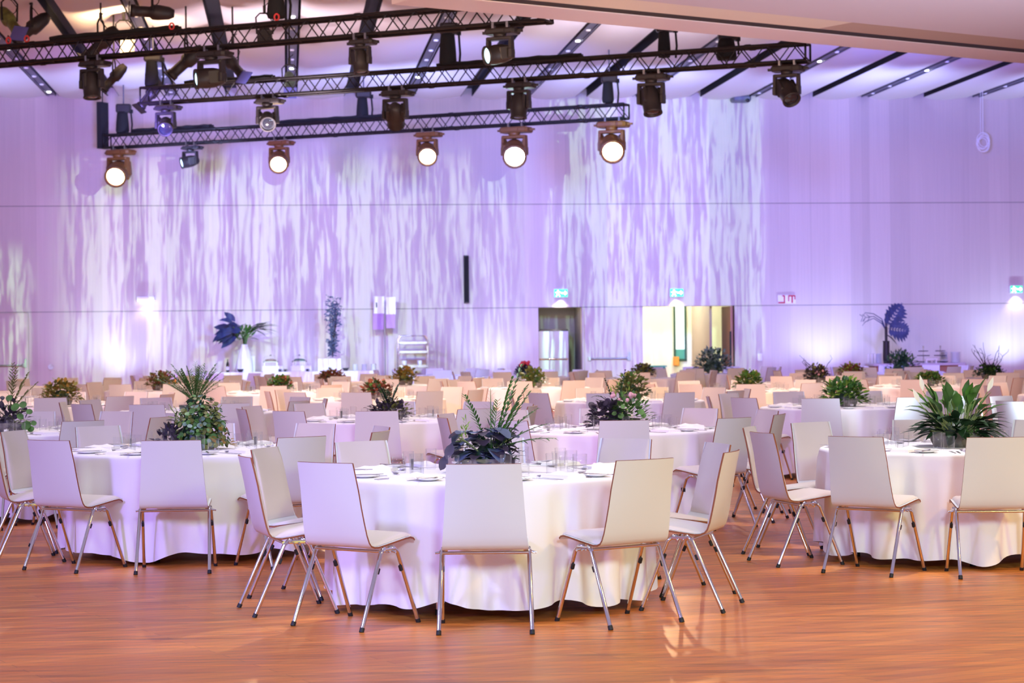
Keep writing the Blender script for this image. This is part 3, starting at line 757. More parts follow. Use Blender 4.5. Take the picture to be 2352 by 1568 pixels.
# ---- cable bundles lying on the trusses
def cables(tr, u0, u1, lab, r=.03):
    a, b = on_truss(tr, u0), on_truss(tr, u1); n = 14; m = MB()
    nrm = Vector((-math.sin(tr[3]), math.cos(tr[3]), 0))
    for c in range(3):
        m.tube([a.lerp(b, i / n) + nrm * (.06 + .06 * c + .02 * math.sin(i * 1.7 + c)) + Vector((0, 0, TR + .026 + r * .9 + .02 * abs(math.sin(i * 1.1 + c * 2)))) for i in range(n + 1)], r, 6)
    o = m.obj('cable_bundle', 'black_cloth'); tag(o, lab, 'cable', 'cable bundles on the trusses')
cables(T1, 110, 400, 'black cables bundled along the nearest truss left part', .035)
cables(T2, 420, 620, 'black cables bundled along the middle truss left part', .03)
cables(T3, 300, 480, 'black cables bundled along the rear truss left part', .04)
cables(T3, 640, 900, 'black cables bundled along the rear truss middle', .035)
cables(T2, 1000, 1330, 'black cables bundled along the middle truss centre', .03)

#@@CHAIR
# ------------------------------------------------------------------ chair
PROF = [(-.257, .862), (-.24, .79), (-.222, .71), (-.203, .63), (-.182, .55), (-.163, .485), (-.147, .446), (-.13, .426), (-.105, .416), (-.07, .414), (0, .423), (.08, .434), (.155, .444), (.195, .447), (.218, .442), (.234, .43)]
HALF = [.190, .194, .199, .204, .210, .215, .219, .221, .222, .222, .222, .221, .219, .217, .215, .213]
def prof_normals():
    out = []
    for i in range(len(PROF)):
        a, b = PROF[max(i - 1, 0)], PROF[min(i + 1, len(PROF) - 1)]
        dy, dz = b[0] - a[0], b[1] - a[1]; l = math.hypot(dy, dz)
        out.append((-dz / l, dy / l))
    return out
PN = prof_normals()
def shell_pt(i, u, off):           # u in -1..1
    (y, z), h = PROF[i], HALF[i]; t = max(0, min(1, (PROF[i][1] - .42) / .3)) if i < 9 else 0
    y = y + .022 * t * u * u; ny, nz = PN[i]
    return (h * u, y + ny * off, z + nz * off)
def chair_meshes():
    M = {}
    nx = 8; us = [-1 + 2 * k / nx for k in range(nx + 1)]; n = len(PROF); th = .0095
    m = MB()
    A = [shell_pt(i, u, 0) for i in range(n) for u in us]; B = [shell_pt(i, u, th) for i in range(n) for u in us]
    q = [(i * (nx + 1) + k, i * (nx + 1) + k + 1, (i + 1) * (nx + 1) + k + 1, (i + 1) * (nx + 1) + k) for i in range(n - 1) for k in range(nx)]
    m.add(A, [tuple(reversed(f)) for f in q], True); m.add(B, q, True)
    m.mat = 1; o = len(A)
    rim = []
    bord = [k for k in range(nx + 1)] + [i * (nx + 1) + nx for i in range(1, n)] + [(n - 1) * (nx + 1) + k for k in range(nx - 1, -1, -1)] + [i * (nx + 1) for i in range(n - 2, 0, -1)]
    for a, b in zip(bord, bord[1:] + bord[:1]): rim.append((a, b, o + b, o + a))
    m.add(A + B, rim)
    M['shell'] = m.mesh('chair_shell', ['laminate', 'ply_edge'])
    def pad(i0, i1, nm):
        m = MB(); uu = [-.93, -.90, -.83, -.5, 0, .5, .83, .90, .93]; rows = list(range(i0, i1 + 1)); vs = []
        for a, i in enumerate(rows):
            for b, u in enumerate(uu):
                e = min(a, len(rows) - 1 - a, 2 if a > 0 else 0); e2 = min(b, 8 - b)
                k = min(1, [0, .75, 1][min(e, 2)], [0, .6, .95, 1][min(e2, 3)])
                if e == 0: k = 0
                vs.append(shell_pt(i, u, .011 + .020 * k))
        w = len(uu)
        m.add(vs, [(r * w + k, r * w + k + 1, (r + 1) * w + k + 1, (r + 1) * w + k) for r in range(len(rows) - 1) for k in range(w - 1)], True)
        return m.mesh(nm, ['seat_fabric'])
    M['back_pad'] = pad(0, 6, 'chair_back_pad'); M['seat_pad'] = pad(8, 15, 'chair_seat_pad')
    for nm, s, fr in (('rl', -1, 0), ('rr', 1, 0), ('fl', -1, 1), ('fr', 1, 1)):
        foot = Vector((s * .2367, .2315 if fr else -.2315, 0)); top = Vector((s * .224, .075 if fr else -.055, .396))
        pre = Vector((s * .222, .045 if fr else -.03, .412)); dr = (top - foot).normalized()
        m = MB(); m.tube((Vector((s * .2, .03 if fr else -.015, .409)), pre, top - dr * .012, foot + dr * .02), .0112, 8)
        M['leg_' + nm] = m.mesh('chair_leg', ['chrome'])
        c = MB(); c.tube((foot, foot + dr * .024), [.0135, .013], 8); M['cap_' + nm] = c.mesh('chair_foot_cap', ['rubber'])
        bp = foot + dr * (.30 / dr.z); R = Matrix.Rotation(math.atan2(-(dr.y), dr.z), 3, 'X')
        b = MB(); b.rbox((bp.x, bp.y + (-.012 if fr else .012), bp.z), (.017, .022, .032), .2, R); M['bump_' + nm] = b.mesh('chair_bumper', ['rubber'])
        m2 = MB(); m2.tube((Vector((s * .2, .03 if fr else -.015, .409)), pre, top - dr * .012, foot + dr * .02), .0112, 6); m2.mat = 1; m2.tube((foot, foot + dr * .024), .0135, 6); m2.box(bp, (.018, .03, .032))
        M['far_' + nm] = m2.mesh('chair_leg', ['chrome', 'rubber'])
    m = MB(); m.tube(((-.222, -.062, .398), (.222, -.062, .398)), .009, 8); M['cross_tube'] = m.mesh('chair_cross_tube', ['chrome'])
    for s in (-1, 1):
        m = MB(); m.rbox((s * .222, .01, .402), (.03, .1, .02), .2); m.tube(((s * .225, .02, .398), (s * .262, .02, .39)), .006, 6); m.tube(((s * .225, -.01, .398), (s * .25, -.01, .392)), .005, 6)
        M['link_%d' % s] = m.mesh('chair_row_connector', ['chrome'])
    return M
CM = chair_meshes()
def chair_proto(near):
    t = thing('banquet_chair', 'x', 'chair', (0, 0, 0), 0)
    link('shell', CM['shell'], t); link('back_pad', CM['back_pad'], t); link('seat_pad', CM['seat_pad'], t)
    for nm in ('rl', 'rr', 'fl', 'fr'):
        if near:
            l = link('leg', CM['leg_' + nm], t); link('foot_cap', CM['cap_' + nm], l); link('bumper', CM['bump_' + nm], l)
        else: link('leg', CM['far_' + nm], t)
    link('cross_tube', CM['cross_tube'], t)
    if near:
        for s in (-1, 1): link('row_connector', CM['link_%d' % s], t)
    return t

#@@TABLES
# ------------------------------------------------------------------ tables
TOP = .735; RT = .9; RC = 1.18
def cloth_mesh(seed, na=216):
    r = random.Random(seed); m = MB()
    ks = [(n, r.uniform(0, 2 * PI), a) for n, a in ((4, .3), (9, .5), (14, .85), (19, .8), (25, .5), (34, .25))]
    hs = [(n, r.uniform(0, 2 * PI), a) for n, a in ((3, .5), (6, .5), (10, .6), (16, .35))]
    vs = []; prof = [(.0, TOP, 0), (.45, TOP, 0), (.82, TOP, 0), (.885, TOP - .001, 0), (.899, TOP - .007, 0), (.904, TOP - .022, .0)]
    zs = [.66, .58, .48, .38, .28, .18, .1, 0]
    rows = []
    for R, z, _ in prof: rows.append([(R * math.cos(2 * PI * k / na), R * math.sin(2 * PI * k / na), z) for k in range(na)])
    for z in zs:
        row = []
        for k in range(na):
            th = 2 * PI * k / na
            f = sum(a * math.sin(n * th + p) for n, p, a in ks) / 1.25
            f = max(-1, min(1, f)); f = math.copysign(abs(f) ** .75, f)
            g2 = sum(a * math.sin(n * th + p) for n, p, a in hs)
            hem = .065 + .026 * g2
            zz = hem + (TOP - .022 - hem) * (z / .713); t = 1 - z / .713
            R = .904 + .012 * t + .075 * (t ** .42) * (.62 * f - .14)
            row.append((R * math.cos(th), R * math.sin(th), zz))
        rows.append(row)
    for row in rows: vs += row
    fs = []
    for i in range(len(rows) - 1):
        for k in range(na):
            k2 = (k + 1) % na
            fs.append((i * na + k, (i + 1) * na + k, (i + 1) * na + k2, i * na + k2))
    m.add(vs, fs, True); return m.mesh('tablecloth', ['linen'])
CLOTHS = [cloth_mesh(s) for s in (11, 12, 13)] + [cloth_mesh(s, 120) for s in (21, 22, 23)]
m = MB(); m.lathe(((0, .7), (.86, .7), (.87, .71), (.87, .725), (.86, .73), (0, .73)), 40); TABLE_TOP = m.mesh('tabletop', ['table_wood'])
TABLE_LEGS = []
for k in range(4):
    a = PI / 4 + k * PI / 2; x, y = .66 * math.cos(a), .66 * math.sin(a); m = MB()
    m.tube(((x, y, .03), (x, y, .7)), .018, 8); m.mat = 1; m.tube(((x, y, 0), (x, y, .03)), .021, 8); TABLE_LEGS.append(m.mesh('table_leg', ['chrome', 'rubber']))

# tableware meshes (origin at the item's own foot)
m = MB(); m.lathe(((0, .003), (.045, .003), (.052, .006), (.078, .013), (.08, .015), (.078, .017), (.05, .009), (0, .008)), 20); PLATE = m.mesh('side_plate', ['porcelain'])
def napkin_mesh():
    m = MB()
    for i, (w, d, h) in enumerate(((.13, .23, .007), (.126, .226, .006), (.12, .22, .005))):
        z0 = sum((.007, .006, .005)[:i]); vs = []
        for a in range(5):
            for b in range(7):
                x, y = (a / 4 - .5) * w, (b / 6 - .5) * d
                vs.append((x, y, z0 + h + (.016 * math.sin(PI * a / 4) * math.sin(PI * b / 6) * (1 + .5 * math.sin(b * 1.9)) if i == 2 else .0)))
        m.add(vs, [(a * 7 + b, a * 7 + b + 7, a * 7 + b + 8, a * 7 + b + 1) for a in range(4) for b in range(6)], True)
        m.box((0, 0, z0 + h * .5), (w, d, h))
    return m.mesh('folded_napkin', ['napkin'])
NAPKIN = napkin_mesh()
def outline(pts): return pts + [(-x, y) for x, y in reversed(pts) if abs(x) > 1e-6]
def knife():
    m = MB(); m.prism([(-.006, -.11), (.006, -.11), (.007, -.02), (.004, -.005), (.011, .01), (.012, .07), (.006, .105), (-.002, .11), (-.004, .01), (-.004, -.005), (-.007, -.02)], 0, .004); return m.mesh('knife', ['cutlery'])
def fork():
    m = MB(); m.prism(outline([(.007, -.1), (.005, -.03), (.003, .02), (.01, .045), (.0115, .06)]), .001, .004)
    for x in (-.009, -.003, .003, .009): m.box((x, .08, .004), (.0028, .045, .003))
    return m.mesh('fork', ['cutlery'])
def spoon():
    m = MB(); m.prism(outline([(.0065, -.1), (.0045, -.03), (.003, .045)]), .003, .006)
    vs = []; n = 12
    for r, z in ((1, .009), (.8, .005), (.45, .001)):
        for k in range(n):
            a = 2 * PI * k / n; vs.append((.019 * r * math.cos(a), .072 + .03 * r * math.sin(a), z))
    fs = [(i * n + k, i * n + (k + 1) % n, (i + 1) * n + (k + 1) % n, (i + 1) * n + k) for i in range(2) for k in range(n)] + [tuple(range(2 * n, 3 * n))]
    m.add(vs, fs, True); return m.mesh('spoon', ['cutlery'])
KNIFE, FORK, SPOON = knife(), fork(), spoon()
m = MB(); m.lathe(((0, .002), (.036, .002), (.039, .008), (.042, .095), (.0408, .096), (.0396, .095), (.037, .014), (0, .012)), 18); TUMBLER = m.mesh('tumbler', ['clear_glass'])
m = MB(); m.lathe(((0, .002), (.026, .002), (.029, .01), (.033, .12), (.0318, .121), (.0306, .12), (.027, .016), (0, .014)), 16); WINE = m.mesh('tall_glass', ['clear_glass'])
m = MB(); m.box((0, 0, .006), (.075, .075, .012))
for s in ((.0355, 0, .004, .075), (-.0355, 0, .004, .075), (0, .0355, .075, .004), (0, -.0355, .075, .004)): m.box((s[0], s[1], .04), (s[2], s[3], .08))
VOTIVE = m.mesh('votive', ['clear_glass'])
m = MB(); m.lathe(((0, .0125), (.02, .0125), (.02, .03), (.003, .03), (0, .04)), 10); CANDLE = m.mesh('votive_candle', ['bloom_white'])

POSN = ['nearest side', 'near right', 'right front', 'right rear', 'far right', 'farthest side', 'far left', 'left rear', 'left front', 'near left']
def post(u, v): return at_z(u, v, TOP)
# name of the table in labels, x, y, ring offset in degrees, tableware level
TABLES = [
    ('the front centre table', -.135, 12.145, -90.6, 2),
    ('the front left table', -2.28, 15.12, -87, 2),
    ('the peace lily table', 2.98, 14.36, -91, 2),
    ('the leafy table at left edge', -4.4, 18.5, -50, 2),
    ('the second row table right of centre', .82, 17.7, -90, 2),
    ('the dark fern table left of centre', -1.21, 20.5, -90, 2),
    ('the tall palm table at left', -3.5, 23.3, -66, 1),
    ('the bright green bush table', 3.57, 22.89, -108, 1),
    ('the table cropped by right edge', 5.95, 20.6, -80, 1),
    ('the mossy bush table past centre', 1.43, 25.83, -70, 1),
    ('the yellow-green dome table', -5.65, 26.58, -84, 1),
    ('the russet bush table past centre', -1.77, 27.62, -60, 1),
    ('the small green bush table', 3.32, 29.84, -95, 1),
    ('the bush table behind the lily', 6.2, 31.6, -75, 1),
    ('the red-green bush table', -3.5, 32.05, -88, 1),
    ('the brown dome bush table', -5.7, 34.44, -70, 0),
    ('the olive bush table by recess', .32, 33.4, -100, 0),
    ('the wispy mixed bush table', 5.05, 35.2, -85, 0),
    ('the ochre bush table', -1.85, 36.4, -64, 0),
    ('the dark twig table far right', 8.2, 36.5, -90, 0),
    ('the low russet table by buffet', -3.4, 40.0, -80, 0),
    ('the olive bush table before doorway', 2.5, 40.6, -95, 0),
    ('the grey-green bush table before doorway', 4.25, 45.0, -75, 0),
    ('the red and yellow bush table', 6.28, 39.4, -60, 0),
    ('the dark fern table by right buffet', 8.02, 43.8, -90, 0),
    ('the red flower table by recess', .25, 43.0, -72, 0),
    ('the table cropped at right, midway', 7.25, 26.6, -88, 0),
    ('the table cropped far left', -7.7, 30.6, -66, 0),
    ('the back left corner table', -8.1, 38.6, -80, 0),
    ('the back left table by uplight', -6.2, 42.6, -92, 0),
    ('the back table below column speaker', -1.6, 46.6, -85, 0),
]
PROTO = {}
counts = dict(plate=0, tumbler=0)
tl_proto = None
def place_item(nm, me, lab, cat, grp, p, rz):
    o = link(nm, me); o.location = p; o.rotation_euler.z = rz; return tag(o, lab, cat, grp)
for ti, (tn, X, Y, off, lev) in enumerate(TABLES):
    near = Y < 16
    rz = rnd.uniform(0, 6.28)
    t = thing('round_banquet_table', 'round table under a white cloth: ' + tn, 'table', (X, Y, 0), .35 + .2 * ti, 'round banquet tables')
    link('tabletop', TABLE_TOP, t)
    for l in TABLE_LEGS: link('leg', l, t)
    cl_ = link('tablecloth', CLOTHS[ti] if ti < 3 else CLOTHS[3 + ti % 3]); cl_.location = (X, Y, 0); cl_.rotation_euler.z = rz
    tag(cl_, 'white cloth hanging in folds to the floor over ' + tn, 'tablecloth', 'white tablecloths')
    k0_ = round((off + 90) / 36)
    for k in range(10):
        ang = math.radians(off + 36 * k)
        jr, ja, jy = (0, 0, 0) if near else (rnd.uniform(-.0, .06), rnd.uniform(-.03, .03), rnd.uniform(-.09, .09))
        cx, cy = X + (RC + jr) * math.cos(ang + ja), Y + (RC + jr) * math.sin(ang + ja)
        u0 = pix((cx, cy, .6))[0]
        nm = POSN[(k + k0_) % 10]
        if -70 < u0 < 2422:
            key = near
            lab = 'white padded chair at the %s of %s' % (nm, tn)
            if key not in PROTO:
                c = PROTO[key] = chair_proto(near); c.location = (cx, cy, 0); c.rotation_euler.z = ang + PI / 2 + jy; c['label'] = lab; c['group'] = 'white banquet chairs'
            else: dup(PROTO[key], (cx, cy, 0), ang + PI / 2 + jy, lab, 'white banquet chairs')
        # place setting
        ca, sa = math.cos(ang), math.sin(ang)
        def at(r, x): return (X + r * ca - x * sa, Y + r * sa + x * ca)
        if not (-10 < pix((*at(.7, 0), TOP))[0] < 2362): continue
        seat = 'by the %s chair, %s' % (nm, tn); ro = ang + PI / 2 + rnd.uniform(-.12, .12)
        # side plate
        q = at(.77, .17)
        place_item('side_plate', PLATE, 'white side plate ' + seat, 'plate', 'white side plates', (*q, TOP), 0)
        if lev >= 1 or Y < 36:
            q = at(.5, -.13); place_item('tumbler', TUMBLER, 'clear tumbler ' + seat, 'glass', 'clear tumblers', (*q, TOP), 0)
        if lev >= 1:
            q = at(.7, 0); place_item('folded_napkin', NAPKIN, 'folded white napkin ' + seat, 'napkin', 'folded napkins', (*q, TOP), ro)
            q = at(.43, -.19); place_item('tall_glass', WINE, 'tall clear glass ' + seat, 'glass', 'tall clear glasses', (*q, TOP), 0)
        if lev >= 2:
            q = at(.73, -.115); place_item('dinner_knife', KNIFE, 'steel dinner knife ' + seat, 'knife', 'steel dinner knives', (*q, TOP), ro)
            q = at(.72, -.15); place_item('fish_knife', KNIFE, 'outer steel knife ' + seat, 'knife', 'outer steel knives', (*q, TOP), ro + .06)
            q = at(.73, .085); place_item('dinner_fork', FORK, 'steel fork ' + seat, 'fork', 'steel forks', (*q, TOP), ro)
            q = at(.55, .03); place_item('dessert_spoon', SPOON, 'steel dessert spoon ' + seat, 'spoon', 'steel dessert spoons', (*q, TOP + .0), ro + PI / 2)
            q = at(.77, .17); place_item('butter_knife', KNIFE, 'plate knife ' + seat, 'knife', 'knives laid on side plates', (*q, TOP + .0155), ro + .25)

#@@PLANTS
# ------------------------------------------------------------------ plants
MB.ZMIN = .02
def pts_dome(r, n, rx, ry, h, z0=.0, fill=.55):
    out = []
    for _ in range(n):
        a = r.uniform(0, 2 * PI); e = math.asin(r.uniform(0.0, 1)); k = r.uniform(fill, 1)
        d = Vector((math.cos(a) * math.cos(e), math.sin(a) * math.cos(e), math.sin(e)))
        out.append((Vector((d.x * rx * k, d.y * ry * k, z0 + d.z * h * k)), d))
    return out
def bush(m, r, n, rx, ry, h, L, w, z0, kind='ovate', c=(0, 0)):
    for p, d in pts_dome(r, n, rx, ry, h, z0):
        dd = (d + Vector((r.uniform(-.7, .7), r.uniform(-.7, .7), r.uniform(-.3, .6)))).normalized()
        l = L * r.uniform(.7, 1.25)
        m.leaf((p.x + c[0], p.y + c[1], p.z), dd, Vector((r.uniform(-.3, .3), r.uniform(-.3, .3), 1)), l, w * l / L, r.uniform(0, .35), kind, .2)
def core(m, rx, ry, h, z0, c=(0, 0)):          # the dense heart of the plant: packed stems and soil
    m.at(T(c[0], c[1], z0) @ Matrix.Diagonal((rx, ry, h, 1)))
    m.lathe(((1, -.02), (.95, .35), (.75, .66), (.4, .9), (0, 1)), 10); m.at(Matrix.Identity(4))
def frond(m, r, p, d, L, nl=14, ll=.09, w=.016, droop=.5):
    d = Vector(d).normalized(); pts = []
    for i in range(nl + 1):
        t = i / nl; pts.append(Vector(p) + d * L * t - Vector((0, 0, 1)) * droop * L * t * t * .6)
    m.tube(pts, [.0045 * (1 - .7 * i / nl) for i in range(nl + 1)], 4, False)
    for i in range(int(nl * .3), nl + 1):
        ax = (pts[min(i + 1, nl)] - pts[max(i - 1, 0)]).normalized(); sd = ax.cross(Vector((0, 0, 1)))
        if sd.length < .1: sd = Vector((1, 0, 0))
        sd.normalize(); sd = (sd + Vector((0, 0, r.uniform(-.25, .35)))).normalized()
        t = i / nl; q = ll * (1 - .55 * abs(t - .55) / .5)
        for s in (-1, 1): m.leaf(pts[i], ax * 1.1 + sd * s, Vector((0, 0, 1)), q * r.uniform(.85, 1.1), w, r.uniform(0, .3), 'lance', .1)
def disc_leaf(m, p, nrm, rad):
    M = dirM(p, nrm); m.at(M); vs = [(0, 0, -.1 * rad)] + [(rad * math.cos(k * PI / 7), rad * math.sin(k * PI / 7), .03 * rad * math.sin(k * 2.1)) for k in range(14)]
    m.add(vs, [(0, k + 1, (k + 1) % 14 + 1) for k in range(14)], True); m.at(Matrix.Identity(4))
def planter(t, rx=.15, h=.08, m_='stone'):
    m = MB().at(Matrix.Diagonal((1, .8, 1, 1))); m.lathe(((0, 0), (rx * .82, 0), (rx * .95, h * .5), (rx, h), (rx * .93, h), (rx * .88, h * .8), (0, h * .8)), 20); o = m.obj('planter', m_, t)
    m = MB().at(Matrix.Diagonal((1, .8, 1, 1))); m.lathe(((rx * .9, h * .82), (rx * .4, h * .9), (0, h * .95)), 16); m.obj('soil', 'soil', t)
def plant(tn, lab, ti, build, rx=.15, h=.08, pm='stone', seed=1, votive=True, dx=0):
    _, X, Y, _, _ = TABLES[ti]; t = thing('table_plant', lab, 'plant', (X + dx, Y, TOP), 0, 'table centrepiece plants')
    planter(t, rx, h, pm); build(t, random.Random(seed))
    if votive:
        v = thing('votive_glass', 'square glass candle holder beside the plant on ' + tn, 'candle holder', (X + dx + rx * .3, Y - rx - .09, TOP), rnd.uniform(-.3, .3), 'square votive glasses')
        link('holder', VOTIVE, v); link('candle', CANDLE, v)
    return t
def simple(c1, c2, R, Hh, n=260, L=.06, w=.045, extra=None):
    def b(t, r):
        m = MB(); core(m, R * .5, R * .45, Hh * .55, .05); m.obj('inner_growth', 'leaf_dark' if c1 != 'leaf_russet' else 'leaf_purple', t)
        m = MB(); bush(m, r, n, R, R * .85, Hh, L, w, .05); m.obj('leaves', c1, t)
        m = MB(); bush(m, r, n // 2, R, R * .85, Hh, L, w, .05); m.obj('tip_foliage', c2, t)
        if extra: extra(t, r)
    return b
# 0 front: purple broad leaves, palm fronds, feathery shoot
def p0(t, r):
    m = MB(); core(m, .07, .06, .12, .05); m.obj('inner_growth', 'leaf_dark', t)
    m = MB()
    for i in range(46):
        a = r.uniform(0, 2 * PI); z = r.uniform(.05, .25); rr = r.uniform(.02, .15)
        p = Vector((rr * math.cos(a) - .03, rr * math.sin(a) * .9, z)); d = Vector((math.cos(a), math.sin(a), r.uniform(-.3, .5)))
        m.leaf(p, d, Vector((0, 0, 1)), r.uniform(.09, .13), r.uniform(.08, .115), r.uniform(.2, .6), 'round', .25)
    m.obj('broad_leaves', 'leaf_slate', t)
    m = MB()
    for i in range(26):
        a = r.uniform(0, 2 * PI); p = Vector((.12 * math.cos(a) - .02, .12 * math.sin(a), r.uniform(.08, .24))); d = Vector((math.cos(a), math.sin(a), r.uniform(-.2, .4)))
        m.leaf(p, d, Vector((0, 0, 1)), r.uniform(.08, .11), r.uniform(.07, .09), .4, 'round', .25)
    for x, y, z in ((-.21, -.12, .12), (-.245, -.1, .05)): m.leaf((x + .02, y, z + .05), (-.3, -.3, -.8), (-.2, -1, .2), .1, .055, 0, 'ovate')
    m.obj('plum_leaves', 'leaf_purple', t)
    m = MB(); bush(m, r, 120, .15, .14, .22, .05, .018, .06, 'lance', (.06, 0)); m.obj('fern_leaves', 'leaf_dark', t)
    m = MB()
    for dx, dz, L, dr in ((-.35, 1, .38, .25), (.0, 1, .36, .1), (.25, 1, .44, .15), (.42, 1, .46, .3), (.3, .9, .5, .05), (.6, .8, .40, .35), (.75, .55, .36, .3), (.1, .9, .30, .2), (.5, .95, .40, .2), (.8, .3, .34, .3), (.35, .8, .33, .3)):
        frond(m, r, (.03 + dx * .06, r.uniform(-.05, .05), .14), (dx, r.uniform(-.35, .15), dz), L, 14, .075, .013, dr)
    m.obj('palm_fronds', 'leaf_green', t)
    m = MB(); bush(m, r, 60, .03, .03, .2, .035, .008, .12, 'lance', (-.12, .05)); m.obj('feathery_shoot', 'leaf_bright', t)
    m = MB()
    for i in range(5):
        a = r.uniform(0, 6.28); m.tube(((0, 0, .08), (.1 * math.cos(a), .1 * math.sin(a), .16), (.16 * math.cos(a), .16 * math.sin(a), .2)), .004, 5)
    m.obj('stems', 'stem', t)
plant('the front centre table', 'purple leaved plant with tall palm fronds on the front table', 0, p0, .17, .08, seed=3, dx=-.02)
# 1 left: big eucalyptus-like bush
def p1(t, r):
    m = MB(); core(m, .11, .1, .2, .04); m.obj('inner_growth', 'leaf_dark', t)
    for col, n in (('leaf_olive', 300), ('leaf_green', 330), ('leaf_grey', 170)):
        m = MB()
        for p, d in pts_dome(r, n, .22, .2, .38, .02, .45):
            disc_leaf(m, p + Vector((.03, 0, 0)), (d + Vector((r.uniform(-.6, .6), r.uniform(-.6, .6) - .3, r.uniform(-.2, .6)))).normalized(), r.uniform(.010, .023))
        m.obj('round_leaves', col, t)
    m = MB(); bush(m, r, 120, .2, .17, .36, .06, .03, .03, 'ovate', (.03, 0)); m.obj('pointed_leaves', 'leaf_dark', t)
    m = MB(); bush(m, r, 90, .13, .12, .14, .07, .035, .02, 'ovate', (-.17, -.05)); m.obj('plum_leaves', 'leaf_purple', t)
    m = MB(); bush(m, r, 30, .1, .12, .12, .05, .03, .02, 'ovate', (.2, -.05)); m.obj('amber_leaves', 'leaf_ochre', t)
    m = MB()
    for i in range(22):
        a = r.uniform(0, 6.28); m.tube(((0, 0, .08), (.12 * math.cos(a), .12 * math.sin(a), .22), (.19 * math.cos(a), .17 * math.sin(a), r.uniform(.2, .33))), .0025, 4)
    m.obj('stems', 'stem', t)
plant('the front left table', 'large rounded bush of small olive leaves on front left table', 1, p1, .16, .07, seed=5, dx=.02)
# 2 peace lily
def p2(t, r):
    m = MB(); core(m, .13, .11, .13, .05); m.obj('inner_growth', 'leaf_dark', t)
    for nm, col, n in (('leaves', 'leaf_green', 44), ('lower_leaves', 'leaf_dark', 90)):
        m = MB(); st = MB()
        for i in range(n):
            a = r.uniform(0, 2 * PI); low = nm == 'lower_leaves'; el = r.uniform(.1, .7) if low else r.uniform(.6, 1.45)
            d = Vector((math.cos(a) * math.cos(el), math.sin(a) * math.cos(el) * .8, math.sin(el)))
            s = r.uniform(.06, .16) if low else r.uniform(.12, .26)
            b0 = Vector((.05 * math.cos(a), .05 * math.sin(a), .08)); b1 = b0 + d * s
            m.leaf(b1, d + Vector((0, 0, -.15)), Vector((0, 0, 1)), r.uniform(.15, .23), r.uniform(.06, .09), r.uniform(.1, .55), 'lance', .3)
            st.tube((b0, b0 + d * s * .5, b1), .003, 4, False)
        m.obj(nm, col, t); st.obj('stems', 'stem', t)
    for x, z, lx in ((-.235, .38, -.2), (.2, .37, .45), (-.26, .3, -.5)):
        m = MB(); m.tube(((x * .15, 0, .1), (x * .6, -.02, z * .6), (x, -.04, z)), .003, 5); m.obj('flower_stalk', 'stem', t)
        m = MB(); m.leaf((x, -.04, z), (lx, 0, 1), (0, -1, .3), .1, .035, -.1, 'lance', .7); m.obj('white_spathe', 'bloom_white', t)
    m = MB(); bush(m, r, 120, .08, .08, .12, .03, .012, .05, 'lance', (.07, -.1)); m.obj('fern_leaves', 'leaf_green', t)
plant('the peace lily table', 'tall peace lily with two white blooms in stone bowl', 2, p2, .19, .1, 'stone', 8, True, .02)
# 3 left edge: trailing round leaf plant with thin palm
def p3(t, r):
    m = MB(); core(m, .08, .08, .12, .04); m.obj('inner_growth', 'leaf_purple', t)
    m = MB(); bush(m, r, 170, .2, .16, .26, .06, .04, .03); m.obj('dark_leaves', 'leaf_purple', t)
    m = MB(); st = MB()
    for x, z, rd in ((.17, .24, .034), (.2, .06, .045), (.1, .22, .04), (.23, .18, .028), (.06, .3, .03), (-.1, .2, .04), (.15, .14, .03), (.27, .08, .025), (.24, .03, .03)):
        y = -.16 + r.uniform(-.04, .03); disc_leaf(m, Vector((x, y, z)), (r.uniform(-.2, .3), -.8, .5), rd); st.tube(((.02, 0, .08), (x * .6, y * .7, z * .8 + .05), (x, y + .01, z)), .003, 4, False)
    m.obj('round_leaves', 'leaf_green', t); st.obj('stems', 'stem', t)
    m = MB()
    for dx, dz, L in ((.15, 1, .46), (.4, 1, .44), (.05, 1, .5), (.6, .8, .4)): frond(m, r, (.02, 0, .16), (dx, r.uniform(-.2, .1), dz), L, 13, .085, .014, .25)
    m.obj('palm_fronds', 'leaf_olive', t)
plant('the leafy table at left edge', 'dark plant with coin shaped leaves and thin palm at left edge', 3, p3, .16, .08, seed=9)
# 4 second row: mixed purple and green
def p4(t, r):
    m = MB(); core(m, .1, .09, .14, .04); m.obj('inner_growth', 'leaf_dark', t)
    m = MB(); bush(m, r, 130, .16, .16, .22, .075, .055, .03, 'round', (-.11, -.03)); m.obj('plum_leaves', 'leaf_purple', t)
    m = MB(); bush(m, r, 170, .2, .18, .27, .06, .035, .04, 'ovate', (.08, 0)); m.obj('green_leaves', 'leaf_green', t)
    m = MB(); bush(m, r, 70, .14, .12, .32, .07, .014, .06, 'lance', (.03, 0)); m.obj('upright_spikes', 'leaf_bright', t)
    m = MB()
    for i in range(7): disc_leaf(m, Vector((r.uniform(-.05, .2), -.17, r.uniform(.04, .2))), (r.uniform(-.3, .3), -.8, .5), r.uniform(.02, .035))
    m.obj('round_leaves', 'leaf_green', t)
    m = MB()
    for dx, dz, L, dr in ((-.5, 1, .44, .9), (-.25, 1, .38, .3), (.2, 1, .4, .1)): frond(m, r, (-.02, 0, .12), (dx, -.1, dz), L, 12, .05, .01, dr)
    m.obj('palm_fronds', 'leaf_dark', t)
    m = MB()
    for i in range(12): m.at(T(r.uniform(-.06, .14), r.uniform(-.14, .05), r.uniform(.24, .3))); m.lathe(((0, -.018), (.014, -.01), (.018, 0), (.012, .014), (0, .018)), 7)
    m.obj('flower_heads', 'bloom_pink', t)
plant('the second row table right of centre', 'mixed green and purple plant with pink flower heads, second row', 4, p4, .18, .09, 'gel_blue' if False else 'black_paint', 10, True, .06)
